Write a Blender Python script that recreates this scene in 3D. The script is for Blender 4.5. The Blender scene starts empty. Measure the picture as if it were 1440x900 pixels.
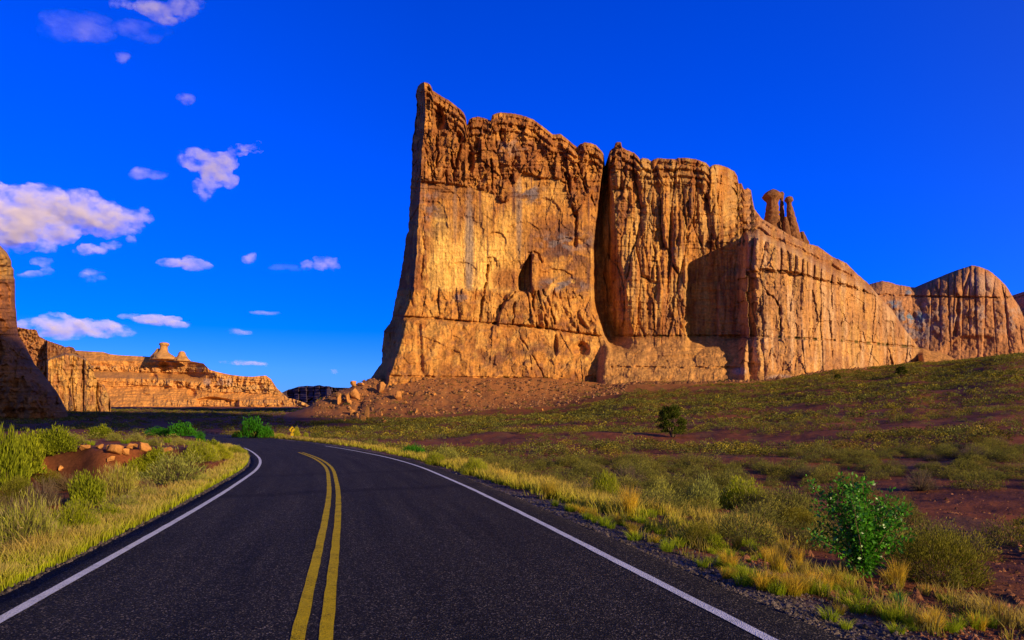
import bpy, math, random
import numpy as np

R = math.radians
rng = np.random.default_rng(7)
random.seed(7)
S = bpy.context.scene
COL = S.collection

# ------------------------------------------------------------------ camera
FPX, CX, HZ, CAMZ = 1000.0, 720.0, 597.0, 1.786      # focal length in px of a 1440 px wide picture
cam = bpy.data.cameras.new('camera'); camo = bpy.data.objects.new('camera', cam); COL.objects.link(camo)
cam.sensor_width = 36.0; cam.lens = 36.0 * FPX / 1440.0
cam.shift_y = (HZ - 450.0) / 1440.0
cam.clip_start = 0.1; cam.clip_end = 40000
camo.location = (0, 0, CAMZ); camo.rotation_euler = (R(90), 0, 0)
S.camera = camo

# ------------------------------------------------------------------ light
PHI, ELEV = R(47), R(12.5)
SUN = np.array([math.sin(PHI) * math.cos(ELEV), -math.cos(PHI) * math.cos(ELEV), math.sin(ELEV)])
sun = bpy.data.lights.new('sun', 'SUN'); suno = bpy.data.objects.new('sun', sun); COL.objects.link(suno)
sun.energy = 5.0; sun.angle = R(0.5); sun.color = (1.0, 0.75, 0.42)
from mathutils import Vector
suno.rotation_euler = Vector(SUN).to_track_quat('Z', 'Y').to_euler()

W = bpy.data.worlds.new('World'); S.world = W; W.use_nodes = True
nt = W.node_tree; nt.nodes.clear()
def N(tree, t, **kw):
    n = tree.nodes.new(t)
    for k, v in kw.items(): setattr(n, k, v)
    return n
sky = N(nt, 'ShaderNodeTexSky', sky_type='NISHITA'); sky.sun_disc = False
sky.sun_elevation = ELEV; sky.sun_rotation = math.pi - PHI
sky.air_density = 1.0; sky.dust_density = 0.2; sky.ozone_density = 3.0
hsv = N(nt, 'ShaderNodeHueSaturation'); hsv.inputs['Saturation'].default_value = 1.9
nt.links.new(sky.outputs[0], hsv.inputs['Color'])
mul = N(nt, 'ShaderNodeMix', data_type='RGBA', blend_type='MULTIPLY'); mul.inputs[0].default_value = 1
nt.links.new(hsv.outputs[0], mul.inputs[6]); mul.inputs[7].default_value = (0.2, 0.42, 1.75, 1)
tc = N(nt, 'ShaderNodeTexCoord'); dot = N(nt, 'ShaderNodeVectorMath', operation='DOT_PRODUCT')
nt.links.new(tc.outputs['Generated'], dot.inputs[0]); dot.inputs[1].default_value = tuple(SUN)
mr = N(nt, 'ShaderNodeMapRange', interpolation_type='SMOOTHSTEP')
mr.inputs['From Min'].default_value = -0.3; mr.inputs['From Max'].default_value = 0.75
nt.links.new(dot.outputs['Value'], mr.inputs['Value'])
mix = N(nt, 'ShaderNodeMix', data_type='RGBA'); nt.links.new(mr.outputs[0], mix.inputs[0])
dim = N(nt, 'ShaderNodeMix', data_type='RGBA', blend_type='MULTIPLY'); dim.inputs[0].default_value = 1; dim.inputs[7].default_value = (.38, .38, .5, 1)
nt.links.new(sky.outputs[0], dim.inputs[6])
nt.links.new(mul.outputs[2], mix.inputs[6]); nt.links.new(dim.outputs[2], mix.inputs[7])
sx = N(nt, 'ShaderNodeSeparateXYZ'); nt.links.new(tc.outputs['Generated'], sx.inputs[0])
mx = N(nt, 'ShaderNodeMapRange'); mx.inputs['From Min'].default_value = -0.1; mx.inputs['From Max'].default_value = 0.7; mx.inputs['To Min'].default_value = 1.0; mx.inputs['To Max'].default_value = 1.45
nt.links.new(sx.outputs[0], mx.inputs['Value'])
vm = N(nt, 'ShaderNodeVectorMath', operation='SCALE'); nt.links.new(mul.outputs[2], vm.inputs[0]); nt.links.new(mx.outputs[0], vm.inputs['Scale'])
nt.links.new(vm.outputs[0], mix.inputs[6])
bg = N(nt, 'ShaderNodeBackground'); bg.inputs['Strength'].default_value = 0.13
out = N(nt, 'ShaderNodeOutputWorld')
nt.links.new(mix.outputs[2], bg.inputs[0]); nt.links.new(bg.outputs[0], out.inputs[0])

S.view_settings.view_transform = 'Standard'; S.view_settings.look = 'None'
S.view_settings.exposure = 0.16; S.view_settings.gamma = 1.0; S.view_settings.use_curve_mapping = False
S.cycles.use_denoising = True
S.cycles.max_bounces = 6; S.cycles.diffuse_bounces = 2; S.cycles.glossy_bounces = 1
S.cycles.transmission_bounces = 2; S.cycles.volume_bounces = 3; S.cycles.transparent_max_bounces = 8

# ------------------------------------------------------------------ numeric helpers
_perm = np.random.default_rng(3).permutation(256); _perm = np.concatenate([_perm, _perm, _perm])
_grad = np.random.default_rng(5).normal(size=(256, 3)); _grad /= np.linalg.norm(_grad, axis=1)[:, None]
def pn(x, y, z=0.0):
    x, y, z = np.broadcast_arrays(np.asarray(x, float), np.asarray(y, float), np.asarray(z, float))
    xi = np.floor(x).astype(int); yi = np.floor(y).astype(int); zi = np.floor(z).astype(int)
    xf, yf, zf = x - xi, y - yi, z - zi
    f = lambda t: t * t * t * (t * (t * 6 - 15) + 10)
    u, v, w = f(xf), f(yf), f(zf)
    def g(i, j, k):
        h = _perm[_perm[_perm[(xi + i) & 255] + ((yi + j) & 255)] + ((zi + k) & 255)]
        gr = _grad[h]
        return gr[..., 0] * (xf - i) + gr[..., 1] * (yf - j) + gr[..., 2] * (zf - k)
    a = lambda j, k: g(0, j, k) * (1 - u) + g(1, j, k) * u
    b = lambda k: a(0, k) * (1 - v) + a(1, k) * v
    return (b(0) * (1 - w) + b(1) * w) * 1.6
def fbm(x, y, z=0.0, o=4, g=0.5):
    s = 0; a = 1.0; t = 0; x = np.asarray(x, float); y = np.asarray(y, float); z = np.asarray(z, float)
    for i in range(o):
        s = s + a * pn(x, y, z + 11.3 * i); t += a; a *= g; x = x * 2.03; y = y * 2.03; z = z * 2.03
    return s / t
def fbc(*a, **k): return 1.8 * fbm(*a, **k)
def hash2(i, j, k=0):
    return _perm[_perm[_perm[i & 255] + (j & 255)] + (k & 255)] / 255.0
def worley(x, y, k=0):
    xi = np.floor(x).astype(int); yi = np.floor(y).astype(int)
    f1 = np.full(x.shape, 9.0); f2 = np.full(x.shape, 9.0); idv = np.zeros(x.shape); dx1 = np.zeros(x.shape); dy1 = np.zeros(x.shape)
    for i in (-1, 0, 1):
        for j in (-1, 0, 1):
            cx = xi + i; cy = yi + j
            px = cx + 0.1 + 0.8 * hash2(cx, cy, k); py = cy + 0.1 + 0.8 * hash2(cx, cy, k + 57)
            d = np.hypot(px - x, py - y)
            m = d < f1
            f2 = np.where(m, f1, np.minimum(f2, d))
            idv = np.where(m, hash2(cx, cy, k + 101), idv); dx1 = np.where(m, x - px, dx1); dy1 = np.where(m, y - py, dy1)
            f1 = np.where(m, d, f1)
    return f1, f2, idv, dx1, dy1
def ss(a, b, x):
    t = np.clip((np.asarray(x, float) - a) / (b - a), 0, 1); return t * t * (3 - 2 * t)
def tab(pts):
    p = sorted(pts); xs = np.array([q[0] for q in p], float); ys = np.array([q[1] for q in p], float)
    return lambda x: np.interp(x, xs, ys)
_jit = {}
def crack(px, py, pts, w, d):
    """depth of a groove of half width w px and depth d m along a polyline"""
    key = (px.shape, float(px[0, 0]), float(px[-1, -1]))
    if key not in _jit: _jit[key] = (2.6 * fbm(px * .16, py * .1, 2.2, 3), 2.0 * fbm(px * .14, py * .14, 7.2, 3), ss(-.35, .15, fbm(px * .07, py * .05, 4.4, 3)))
    jx, jy, jm = _jit[key]; px = px + jx; py = py + jy; d = d * jm; w = w * (.55 + .6 * jm)
    best = np.full(px.shape, 1e9)
    for (x0, y0), (x1, y1) in zip(pts[:-1], pts[1:]):
        L2 = (x1 - x0) ** 2 + (y1 - y0) ** 2
        t = np.clip(((px - x0) * (x1 - x0) + (py - y0) * (y1 - y0)) / L2, 0, 1)
        best = np.minimum(best, np.hypot(px - x0 - t * (x1 - x0), py - y0 - t * (y1 - y0)))
    return d * (1 - ss(w * 0.35, w, best))
def blob(px, py, cx, cy, rx, ry, soft=0.4):
    return 1 - ss(1 - soft, 1 + soft, np.hypot((px - cx) / rx, (py - cy) / ry))
def crk(f1, f2, w, x, y, seed, lo=-.05):
    return ss(w, 0, f2 - f1) * ss(lo, lo + .3, fbm(x * .045, y * .03, seed, 3))
def facets(x, y, scale, tall, seed, tilt=1.0):
    """broken planar faces: each cell has its own depth and its own tilt"""
    f1, f2, idv, dx, dy = worley(x / scale, y / (scale * tall), seed); k = (idv * 255).astype(int)
    return (idv - .5) + tilt * (2 * (hash2(k, seed, 7) - .5) * dx + 1.4 * (hash2(k, seed, 9) - .5) * dy)
def spall(x, y, cx, cy, rx, ry, d):
    r = np.hypot((x - cx) / rx, (y - cy) / ry) + .12 * pn(x * .15, y * .15, cx)
    return d * ss(1.02, .9, r) * ss(1.0, -.6, (y - cy) / ry)
def mixc(c0, c1, f):
    f = np.clip(f, 0, 1)[..., None]; return c0 * (1 - f) + np.asarray(c1, float) * f
def world_of(px, py, Y):
    return np.stack([(px - CX) / FPX * Y, Y + 0 * px, CAMZ - (py - HZ) / FPX * Y], -1)

# ------------------------------------------------------------------ mesh helpers
def mesh(name, V, faces, col=None, smooth=False, uv=None):
    me = bpy.data.meshes.new(name)
    V = np.asarray(V, np.float32).reshape(-1, 3)
    loops = []; starts = []; tot = []; c = 0
    for F in faces:
        F = np.asarray(F, np.int32)
        if len(F) == 0: continue
        k = F.shape[1]; loops.append(F.ravel()); starts.append(c + k * np.arange(len(F))); tot.append(np.full(len(F), k)); c += F.size
    loops = np.concatenate(loops); starts = np.concatenate(starts); tot = np.concatenate(tot)
    me.vertices.add(len(V)); me.vertices.foreach_set('co', V.ravel())
    me.loops.add(len(loops)); me.loops.foreach_set('vertex_index', loops)
    me.polygons.add(len(starts)); me.polygons.foreach_set('loop_start', starts.astype(np.int32)); me.polygons.foreach_set('loop_total', tot.astype(np.int32))
    if smooth: me.polygons.foreach_set('use_smooth', np.ones(len(starts), bool))
    if col is not None:
        a = me.color_attributes.new('col', 'FLOAT_COLOR', 'POINT')
        cc = np.ones((len(V), 4), np.float32); cc[:, :3] = np.asarray(col, np.float32).reshape(-1, 3); a.data.foreach_set('color', cc.ravel())
    if uv is not None:
        a = me.attributes.new('lane', 'FLOAT_VECTOR', 'POINT'); a.data.foreach_set('vector', np.asarray(uv, np.float32).ravel())
    me.update(calc_edges=True); me.validate()
    return me
def link(name, me, mat=None, parent=None, loc=None):
    o = bpy.data.objects.new(name, me); COL.objects.link(o)
    if mat and me is not None and not me.materials: me.materials.append(mat)
    if parent: o.parent = parent
    if loc is not None: o.location = loc
    return o
def tag(o, label=None, cat=None, group=None, kind=None):
    if label: o['label'] = label
    if cat: o['category'] = cat
    if group: o['group'] = group
    if kind: o['kind'] = kind
    return o
def gridfaces(r, c, off=0):
    i = np.arange(r * c).reshape(r, c) + off
    return np.stack([i[:-1, :-1], i[:-1, 1:], i[1:, 1:], i[1:, :-1]], -1).reshape(-1, 4)
class Acc:
    """collects arrays into one mesh"""
    def __init__(s): s.V = []; s.Q = []; s.T = []; s.C = []; s.n = 0
    def add(s, V, C, Q=None, T=None):
        if Q is not None: s.Q.append(np.asarray(Q) + s.n)
        if T is not None: s.T.append(np.asarray(T) + s.n)
        s.V.append(V); s.C.append(np.broadcast_to(np.asarray(C, float), V.shape)); s.n += len(V)
    def mesh(s, name, smooth=False):
        f = []
        if s.Q: f.append(np.concatenate(s.Q))
        if s.T: f.append(np.concatenate(s.T))
        return mesh(name, np.concatenate(s.V), f, np.concatenate(s.C), smooth)

# ------------------------------------------------------------------ materials
def base_mat(name, rough=0.9, spec=0.2):
    m = bpy.data.materials.new(name); m.use_nodes = True
    t = m.node_tree; b = t.nodes['Principled BSDF']
    b.inputs['Roughness'].default_value = rough; b.inputs['Specular IOR Level'].default_value = spec
    return m, t, b
def noise_node(t, scale, detail=4, rough=0.6, vec=None, stretch=None):
    n = N(t, 'ShaderNodeTexNoise'); n.inputs['Scale'].default_value = scale; n.inputs['Detail'].default_value = detail; n.inputs['Roughness'].default_value = rough
    if vec is not None:
        if stretch:
            mp = N(t, 'ShaderNodeMapping'); mp.inputs['Scale'].default_value = stretch; t.links.new(vec, mp.inputs[0]); vec = mp.outputs[0]
        t.links.new(vec, n.inputs['Vector'])
    return n
def ramp(t, src, stops):
    r = N(t, 'ShaderNodeValToRGB'); e = r.color_ramp.elements
    while len(e) < len(stops): e.new(0.5)
    for k, (p, c) in enumerate(stops): e[k].position = p; e[k].color = (*c, 1)
    t.links.new(src, r.inputs[0]); return r
def multiply(t, a, b, fac=1.0):
    m = N(t, 'ShaderNodeMix', data_type='RGBA', blend_type='MULTIPLY'); m.inputs[0].default_value = fac
    t.links.new(a, m.inputs[6]); t.links.new(b, m.inputs[7]); return m.outputs[2]
def earth_mat(name, s1, s2, lo, hi, bump, stretch=None, rough=0.95, dist=0.2):
    """vertex colour broken up by two scales of noise, with bump"""
    m, t, b = base_mat(name, rough, 0.1)
    at = N(t, 'ShaderNodeAttribute', attribute_name='col'); g = N(t, 'ShaderNodeNewGeometry')
    n1 = noise_node(t, s1, 6, 0.65, g.outputs['Position'], stretch); n2 = noise_node(t, s2, 5, 0.7, g.outputs['Position'])
    r1 = ramp(t, n1.outputs[0], [(0.28, (lo, lo, lo)), (0.72, (hi, hi, hi))])
    r2 = ramp(t, n2.outputs[0], [(0.32, (lo, lo, lo * 1.03)), (0.68, (hi, hi, hi))])
    c = multiply(t, multiply(t, at.outputs['Color'], r1.outputs[0]), r2.outputs[0])
    t.links.new(c, b.inputs['Base Color'])
    add = N(t, 'ShaderNodeMath', operation='ADD'); t.links.new(n1.outputs[0], add.inputs[0]); t.links.new(n2.outputs[0], add.inputs[1])
    bp = N(t, 'ShaderNodeBump'); bp.inputs['Strength'].default_value = bump; bp.inputs['Distance'].default_value = dist
    t.links.new(add.outputs[0], bp.inputs['Height']); t.links.new(bp.outputs[0], b.inputs['Normal'])
    return m
M_rock = earth_mat('sandstone', 0.55, 0.9, 0.68, 1.30, 0.6, (1.0, 1.0, 0.07), dist=0.9)
M_far = earth_mat('far_sandstone', 0.09, 0.35, 0.78, 1.22, 0.5, (1.0, 1.0, 0.8), dist=1.5)
M_boulder = earth_mat('boulder_stone', 0.7, 3.0, 0.7, 1.25, 0.6, dist=0.2)
M_ground = earth_mat('desert_soil', 0.9, 9.0, 0.7, 1.28, 0.5, dist=0.05)

def leaf_mat(name, trans=0.3, gloss=0.0):
    m = bpy.data.materials.new(name); m.use_nodes = True; t = m.node_tree; t.nodes.clear()
    at = N(t, 'ShaderNodeAttribute', attribute_name='col'); oi = N(t, 'ShaderNodeObjectInfo')
    r = ramp(t, oi.outputs['Random'], [(0.0, (0.78, 0.8, 0.75)), (0.5, (1.0, 1.0, 1.0)), (1.0, (1.22, 1.12, 0.9))])
    c = multiply(t, at.outputs['Color'], r.outputs[0])
    d = N(t, 'ShaderNodeBsdfDiffuse'); tr = N(t, 'ShaderNodeBsdfTranslucent'); mx = N(t, 'ShaderNodeMixShader'); mx.inputs[0].default_value = trans
    t.links.new(c, d.inputs[0]); t.links.new(c, tr.inputs[0]); t.links.new(d.outputs[0], mx.inputs[1]); t.links.new(tr.outputs[0], mx.inputs[2])
    o = N(t, 'ShaderNodeOutputMaterial'); last = mx.outputs[0]
    if gloss:
        gl = N(t, 'ShaderNodeBsdfGlossy'); gl.inputs['Roughness'].default_value = 0.35; m2 = N(t, 'ShaderNodeMixShader'); m2.inputs[0].default_value = gloss
        t.links.new(last, m2.inputs[1]); t.links.new(gl.outputs[0], m2.inputs[2]); last = m2.outputs[0]
    t.links.new(last, o.inputs[0]); return m
M_leaf = leaf_mat('brush_leaf', 0.4)
M_glossleaf = leaf_mat('waxy_leaf', 0.4, 0.03)
M_twig = earth_mat('dry_wood', 20, 60, 0.7, 1.2, 0.4, dist=0.01)

def flat_mat(name, c, rough=0.6, nscale=30, amt=0.25, metal=0.0):
    m, t, b = base_mat(name, rough, 0.3); b.inputs['Metallic'].default_value = metal
    g = N(t, 'ShaderNodeNewGeometry'); n = noise_node(t, nscale, 5, 0.65, g.outputs['Position'])
    r = ramp(t, n.outputs[0], [(0.3, tuple(x * (1 - amt) for x in c)), (0.7, tuple(min(1, x * (1 + amt)) for x in c))])
    t.links.new(r.outputs[0], b.inputs['Base Color']); return m

# ------------------------------------------------------------------ road alignment (X as a function of Y)
_gy = np.array([-400, -60, 0, 22, 30, 37, 44, 51, 66, 80, 105, 128, 170, 230]); _gg = np.array([0, 0, 0, 0, .3, 1.0, 2.1, 3.4, 6.9, 10.8, 18.6, 28, 48, 82.])
def _hermite(xs, ys):
    m = np.gradient(ys, xs)
    def f(x):
        x = np.clip(x, xs[0], xs[-1]); i = np.clip(np.searchsorted(xs, x) - 1, 0, len(xs) - 2); h = xs[i + 1] - xs[i]; t = (x - xs[i]) / h
        return (2 * t**3 - 3 * t**2 + 1) * ys[i] + (t**3 - 2 * t**2 + t) * h * m[i] + (-2 * t**3 + 3 * t**2) * ys[i + 1] + (t**3 - t**2) * h * m[i + 1]
    return f
_g = _hermite(_gy.astype(float), _gg)
def bend(Y): return -0.239 * Y - _g(Y)
def slope(Y): return (bend(Y + .2) - bend(Y - .2)) / .4
L_LINE, R_LINE, C_LINE = -3.08, 3.43, -0.28
L_EDGE, R_EDGE = L_LINE - 0.42, R_LINE + 0.62
def road_off(X, Y):
    """lateral offset from the alignment, measured square to the road"""
    return (X - bend(Y)) / np.sqrt(1 + slope(Y) ** 2)

# ------------------------------------------------------------------ terrain height
_tc = np.array([-600, 0, 130, 300, 430, 500, 600, 760, 900, 1050, 1200, 1300, 1440, 1700, 2600], float)
_tr = np.array([0, 5, 15, 30, 60, 100, 150, 200, 250, 300, 400, 600, 900, 1500, 3000, 14000], float)
_left = [0, 0, 0, .2, 0, 0, .7, 2, 4, 5.5, 8.5, 15, 24, 38, 70, 150]
_tz = np.array([_left, _left, _left, _left,
    [0, 0, 0, 0, 0, .1, .7, 2, 4, 6, 9, 15, 24, 38, 75, 150],
    [0, 0, 0, -.1, 0, .3, 1, 2.2, 4, 6, 9, 15, 24, 38, 75, 150],
    [0, 0, 0, -.2, -.1, .6, 1.6, 2.8, 5, 10, 15, 18, 24, 38, 75, 150],
    [0, 0, 0, -.3, 0, 1.0, 2.3, 4, 8.5, 16, 20, 24, 30, 40, 75, 150],
    [0, 0, -.1, -.4, .2, 1.8, 4.5, 8.2, 14, 20, 22, 26, 32, 42, 75, 150],
    [0, 0, -.2, -.4, .4, 2.2, 5.5, 10.5, 16.5, 21, 24, 28, 34, 44, 75, 150],
    [0, -.1, -.3, -.4, .8, 3.2, 7.5, 13.5, 19.5, 25, 31, 36, 40, 50, 75, 150],
    [0, -.1, -.3, -.3, 1.1, 4, 9.5, 16, 22, 28, 36, 42, 46, 55, 75, 150],
    [0, -.1, -.3, -.2, 1.8, 5.5, 12.5, 21, 26, 30, 40, 48, 52, 60, 80, 150],
    [0, -.1, -.3, 0, 2.5, 7, 15, 24, 30, 36, 48, 56, 60, 66, 85, 150],
    [0, -.1, -.3, 0, 3, 8, 16, 25, 32, 38, 50, 58, 62, 68, 85, 150]], float)
_footY = tab([(500, 304), (524, 302), (590, 293), (850, 288), (1000, 280), (1055, 270), (1200, 292), (1290, 322), (1400, 400)])
_footZ = tab([(524, 22.5), (600, 21.8), (760, 20.4), (900, 18.6), (1050, 20.5), (1200, 24), (1400, 30)])
def terrain(X, Y, detail=True):
    X = np.asarray(X, float); Y = np.asarray(Y, float)
    yy = np.clip(Y, 0, 14000); px = np.clip(CX + FPX * X / np.maximum(yy, 4.0), -600, 2600)
    ly = np.log(yy + 12.0); lr = np.log(_tr + 12.0)
    ci = np.clip(np.searchsorted(_tc, px) - 1, 0, len(_tc) - 2); cu = (px - _tc[ci]) / (_tc[ci + 1] - _tc[ci]); cu = cu * cu * (3 - 2 * cu)
    ri = np.clip(np.searchsorted(lr, ly) - 1, 0, len(lr) - 2); ru = (ly - lr[ri]) / (lr[ri + 1] - lr[ri])
    z = (_tz[ci, ri] * (1 - cu) + _tz[ci + 1, ri] * cu) * (1 - ru) + (_tz[ci, ri + 1] * (1 - cu) + _tz[ci + 1, ri + 1] * cu) * ru
    # talus apron at the foot of the big fin
    d = _footY(px) - Y
    front = _footZ(px) - np.maximum(d, 0) * 0.44 + 0.0022 * np.maximum(d, 0) ** 2 * 0.6
    rad = np.hypot(np.minimum(X + 57, 0), np.minimum(Y - 302, 0))
    side = 22.5 - 0.46 * rad
    tal = np.where(X < -57, side, np.where(d < 0, _footZ(px), front))
    w = 1 - ss(900, 1080, px)
    tal = np.where((Y > 150) & (Y < 420), tal, -50)
    if detail: tal = tal + (1.3 * fbm(X / 12, Y / 34, 0, 3) + .8 * fbm(X / 3.5, Y / 5, 5, 3)) * ss(1, 12, np.maximum(d, rad))
    k = 1.2
    zt = np.where(tal > z - 6, np.logaddexp(z / k, tal / k) * k, z)
    z = z * (1 - w) + zt * w
    # earth bank with a washed-out hollow left of the road
    o = road_off(X, Y); lx = px
    bank = ss(27.2, 28.6, Y + 0.9 * pn(X * .5, Y * .12, 3.1)) * (1 - ss(46, 60, Y)) * ss(-4.4, -5.6, o) * (1 - ss(285, 300, lx)) * ss(-60, 20, lx)
    hol = ss(17.5, 21, Y) * (1 - ss(27.2, 28.6, Y + 0.9 * pn(X * .5, Y * .12, 3.1))) * ss(25, 70, lx) * (1 - ss(215, 275, lx)) * ss(-5.2, -7, o)
    z = z + 0.62 * bank - 0.62 * hol
    # shoulders fall away from the carriageway
    out_r = np.maximum(o - R_EDGE, 0); out_l = np.maximum(L_EDGE - o, 0)
    far = 1 - ss(60, 110, Y)
    z = z - 0.28 * ss(1.0, 4.5, out_r) * far - 0.16 * ss(1.2, 4, out_l) * far * (1 - bank)
    if detail:
        off = np.maximum(out_r, out_l); m = ss(0.6, 3.0, off)
        near = 1 - ss(120, 600, Y)
        z = z + m * near * (0.05 * fbm(X * 1.6, Y * 1.6, 1.7, 3) + 0.16 * fbm(X / 3.2, Y / 3.2, 4.2, 3)) + ss(4, 16, off) * 0.7 * fbm(X / 22, Y / 30, 8.8, 3) * (1 + 1.0 * ss(40, 90, Y)) * (1 - ss(1500, 4000, Y))
        z = z + 0.012 * fbm(X * 9, Y * 9, 2.2, 2) * ss(0.0, 0.3, off) * (1 - ss(25, 50, Y))
    within = ss(0.25, -0.05, np.maximum(o - R_EDGE, L_EDGE - o)) * (Y < 142)
    z = z * (1 - within) - 0.05 * within
    return np.where((Y < 142) & (np.maximum(o - R_EDGE, L_EDGE - o) < 1.2), np.minimum(z, 0.02), z)
def ground_at(px, py, ymin=3.0, ymax=600.0):
    """where a line of sight meets the ground"""
    Ys = np.exp(np.linspace(math.log(ymin), math.log(ymax), 900)); X = (px - CX) / FPX * Ys
    pp = HZ - (terrain(X, Ys) - CAMZ) / Ys * FPX
    i = int(np.argmax(pp <= py)) if (pp <= py).any() else len(Ys) - 1
    return X[i], Ys[i], float(terrain(X[i:i + 1], Ys[i:i + 1])[0])

# ground sheet
a1 = np.linspace(R(-50), R(50), 860); a2 = np.linspace(R(50), R(310), 80)[1:]
ang = np.concatenate([a1, a2]); rad = np.concatenate([[0.3], np.exp(np.linspace(math.log(1.5), math.log(14000), 620))])
A, RR = np.meshgrid(ang, rad); GX = RR * np.sin(A); GY = RR * np.cos(A)
GZ = terrain(GX, GY)
GZ = np.where(RR > 6000, GZ - (RR - 6000) * 0.012, GZ)
o_ = road_off(GX, GY); pe = np.maximum(o_ - R_EDGE, L_EDGE - o_)
pxg = CX + FPX * GX / np.maximum(GY, 4)
gc = np.empty(GX.shape + (3,)); gc[:] = (0.25, 0.075, 0.026)
nz = fbm(GX / 6, GY / 9, 1.0, 4)
gc = mixc(gc, (0.14, 0.045, 0.024), ss(-0.1, 0.5, nz))
dT = _footY(pxg) - GY
gc = mixc(gc, (0.50, 0.20, 0.062), ss(82, 14, np.where(GX < -57, np.hypot(np.minimum(GX + 57, 0), np.minimum(GY - 302, 0)), dT)) * (GY > 150) * (GY < 450) * (0.75 + 0.5 * fbm(GX / 5, GY / 7, 2, 3)))
gc = mixc(gc, (0.17, 0.12, 0.055), ss(0.05, 0.4, fbm(GX / 3, GY / 6, 6.0, 3)) * 0.35)
gr_w = np.where(o_ > 0, 1.5 + 0.9 * pn(GX * .7, GY * .7, 5), 0.55 + 0.25 * pn(GX * .9, GY * .9, 5))
grav = ss(1.0, 0.2, pe / np.maximum(gr_w, .1)) * (GY < 142)
gcg = np.where((hash2((GX * 55).astype(int), (GY * 55).astype(int)) > 0.55)[..., None], np.array([0.17, 0.13, 0.115]), np.array([0.06, 0.05, 0.048]))
gc = gc * (1 - grav[..., None]) + gcg * grav[..., None]
hollow = (GY > 17) & (GY < 30) & (pxg > 10) & (pxg < 300) & (o_ < -5)
gc = mixc(gc, (0.085, 0.030, 0.016), hollow * ss(-.5, .1, fbc(GX * .8, GY * .8, 6, 3)) * 0.9)  # soil darkened in the hollow to stand in for shade below the bank
n_r, n_c = GX.shape
F = gridfaces(n_r, n_c); idx = np.arange(n_r * n_c).reshape(n_r, n_c)
Fw = np.stack([idx[:-1, -1], idx[:-1, 0], idx[1:, 0], idx[1:, -1]], -1)
ground = link('ground', mesh('ground', np.stack([GX, GY, GZ], -1), [np.concatenate([F, Fw])[:, ::-1]], gc.reshape(-1, 3), True), M_ground)
tag(ground, kind='structure')

# ------------------------------------------------------------------ road
def strip(o0, o1, y0, y1, z, nacross=2, step=0.4, wob=0.0):
    Ys = np.arange(y0, y1, step); dx = slope(Ys); nl = np.sqrt(1 + dx * dx)
    Os = np.linspace(0, 1, nacross)
    lo = o0 + wob * pn(Ys * 1.7, 0 * Ys, o0) + wob * pn(Ys * 6.1, 0 * Ys, o0 + 3); hi = o1 + wob * pn(Ys * 1.7, 0 * Ys, o1 + 9) + wob * pn(Ys * 6.1, 0 * Ys, o1 + 5)
    off = lo[:, None] * (1 - Os) + hi[:, None] * Os
    X = bend(Ys)[:, None] + off / nl[:, None]; Y = Ys[:, None] - off * (dx / nl)[:, None]
    V = np.stack([X, Y, np.full(X.shape, z)], -1); lane = np.stack([off, np.broadcast_to(Ys[:, None], off.shape), 0 * off], -1)
    return V, lane
def build_strip(name, mat, *a, thick=0.0, **k):
    V, lane = strip(*a, **k); r, c = V.shape[:2]
    faces = [gridfaces(r, c)]
    VV = V.reshape(-1, 3); LL = lane.reshape(-1, 3)
    if thick:
        for col_ in (0, c - 1):
            low = V[:, col_].copy(); low[:, 2] -= thick; low[:, 0] += (0.06 if col_ else -0.06)
            b = len(VV); VV = np.concatenate([VV, low]); LL = np.concatenate([LL, lane[:, col_]])
            i = np.arange(r) * c + col_; j = b + np.arange(r)
            q = np.stack([i[:-1], i[1:], j[1:], j[:-1]], -1); faces.append(q if not col_ else q[:, ::-1])
    return tag(link(name, mesh(name, VV, faces, uv=LL), mat), kind='structure')

m, t, b = base_mat('asphalt', 0.9, 0.12)
g = N(t, 'ShaderNodeNewGeometry'); at = N(t, 'ShaderNodeAttribute', attribute_name='lane')
vo = N(t, 'ShaderNodeTexVoronoi'); vo.inputs['Scale'].default_value = 75; t.links.new(g.outputs['Position'], vo.inputs['Vector'])
sep = N(t, 'ShaderNodeSeparateColor'); t.links.new(vo.outputs['Color'], sep.inputs[0])
r1 = ramp(t, sep.outputs[0], [(0.0, (.006, .006, .006)), (0.5, (.014, .0125, .012)), (0.82, (.034, .031, .029)), (0.94, (.10, .085, .07)), (1.0, (.26, .22, .18))])
n1 = noise_node(t, 0.9, 5, 0.6, at.outputs['Vector'], (2.2, 0.12, 1)); r2 = ramp(t, n1.outputs[0], [(0.3, (.55, .55, .58)), (0.7, (1.5, 1.42, 1.36))])
n2 = noise_node(t, 7, 4, 0.6, g.outputs['Position']); r3 = ramp(t, n2.outputs[0], [(0.3, (.75, .75, .76)), (0.7, (1.22, 1.2, 1.2))])
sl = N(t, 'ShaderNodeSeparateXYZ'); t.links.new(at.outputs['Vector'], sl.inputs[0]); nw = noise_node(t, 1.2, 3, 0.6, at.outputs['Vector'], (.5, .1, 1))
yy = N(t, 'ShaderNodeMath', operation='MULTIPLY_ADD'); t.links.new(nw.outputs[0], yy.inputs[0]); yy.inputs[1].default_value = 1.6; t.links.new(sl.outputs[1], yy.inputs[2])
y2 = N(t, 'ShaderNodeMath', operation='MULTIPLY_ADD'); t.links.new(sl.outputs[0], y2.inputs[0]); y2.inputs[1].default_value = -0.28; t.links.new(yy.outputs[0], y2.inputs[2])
yd = N(t, 'ShaderNodeMath', operation='DIVIDE'); t.links.new(y2.outputs[0], yd.inputs[0]); yd.inputs[1].default_value = 40.0
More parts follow.
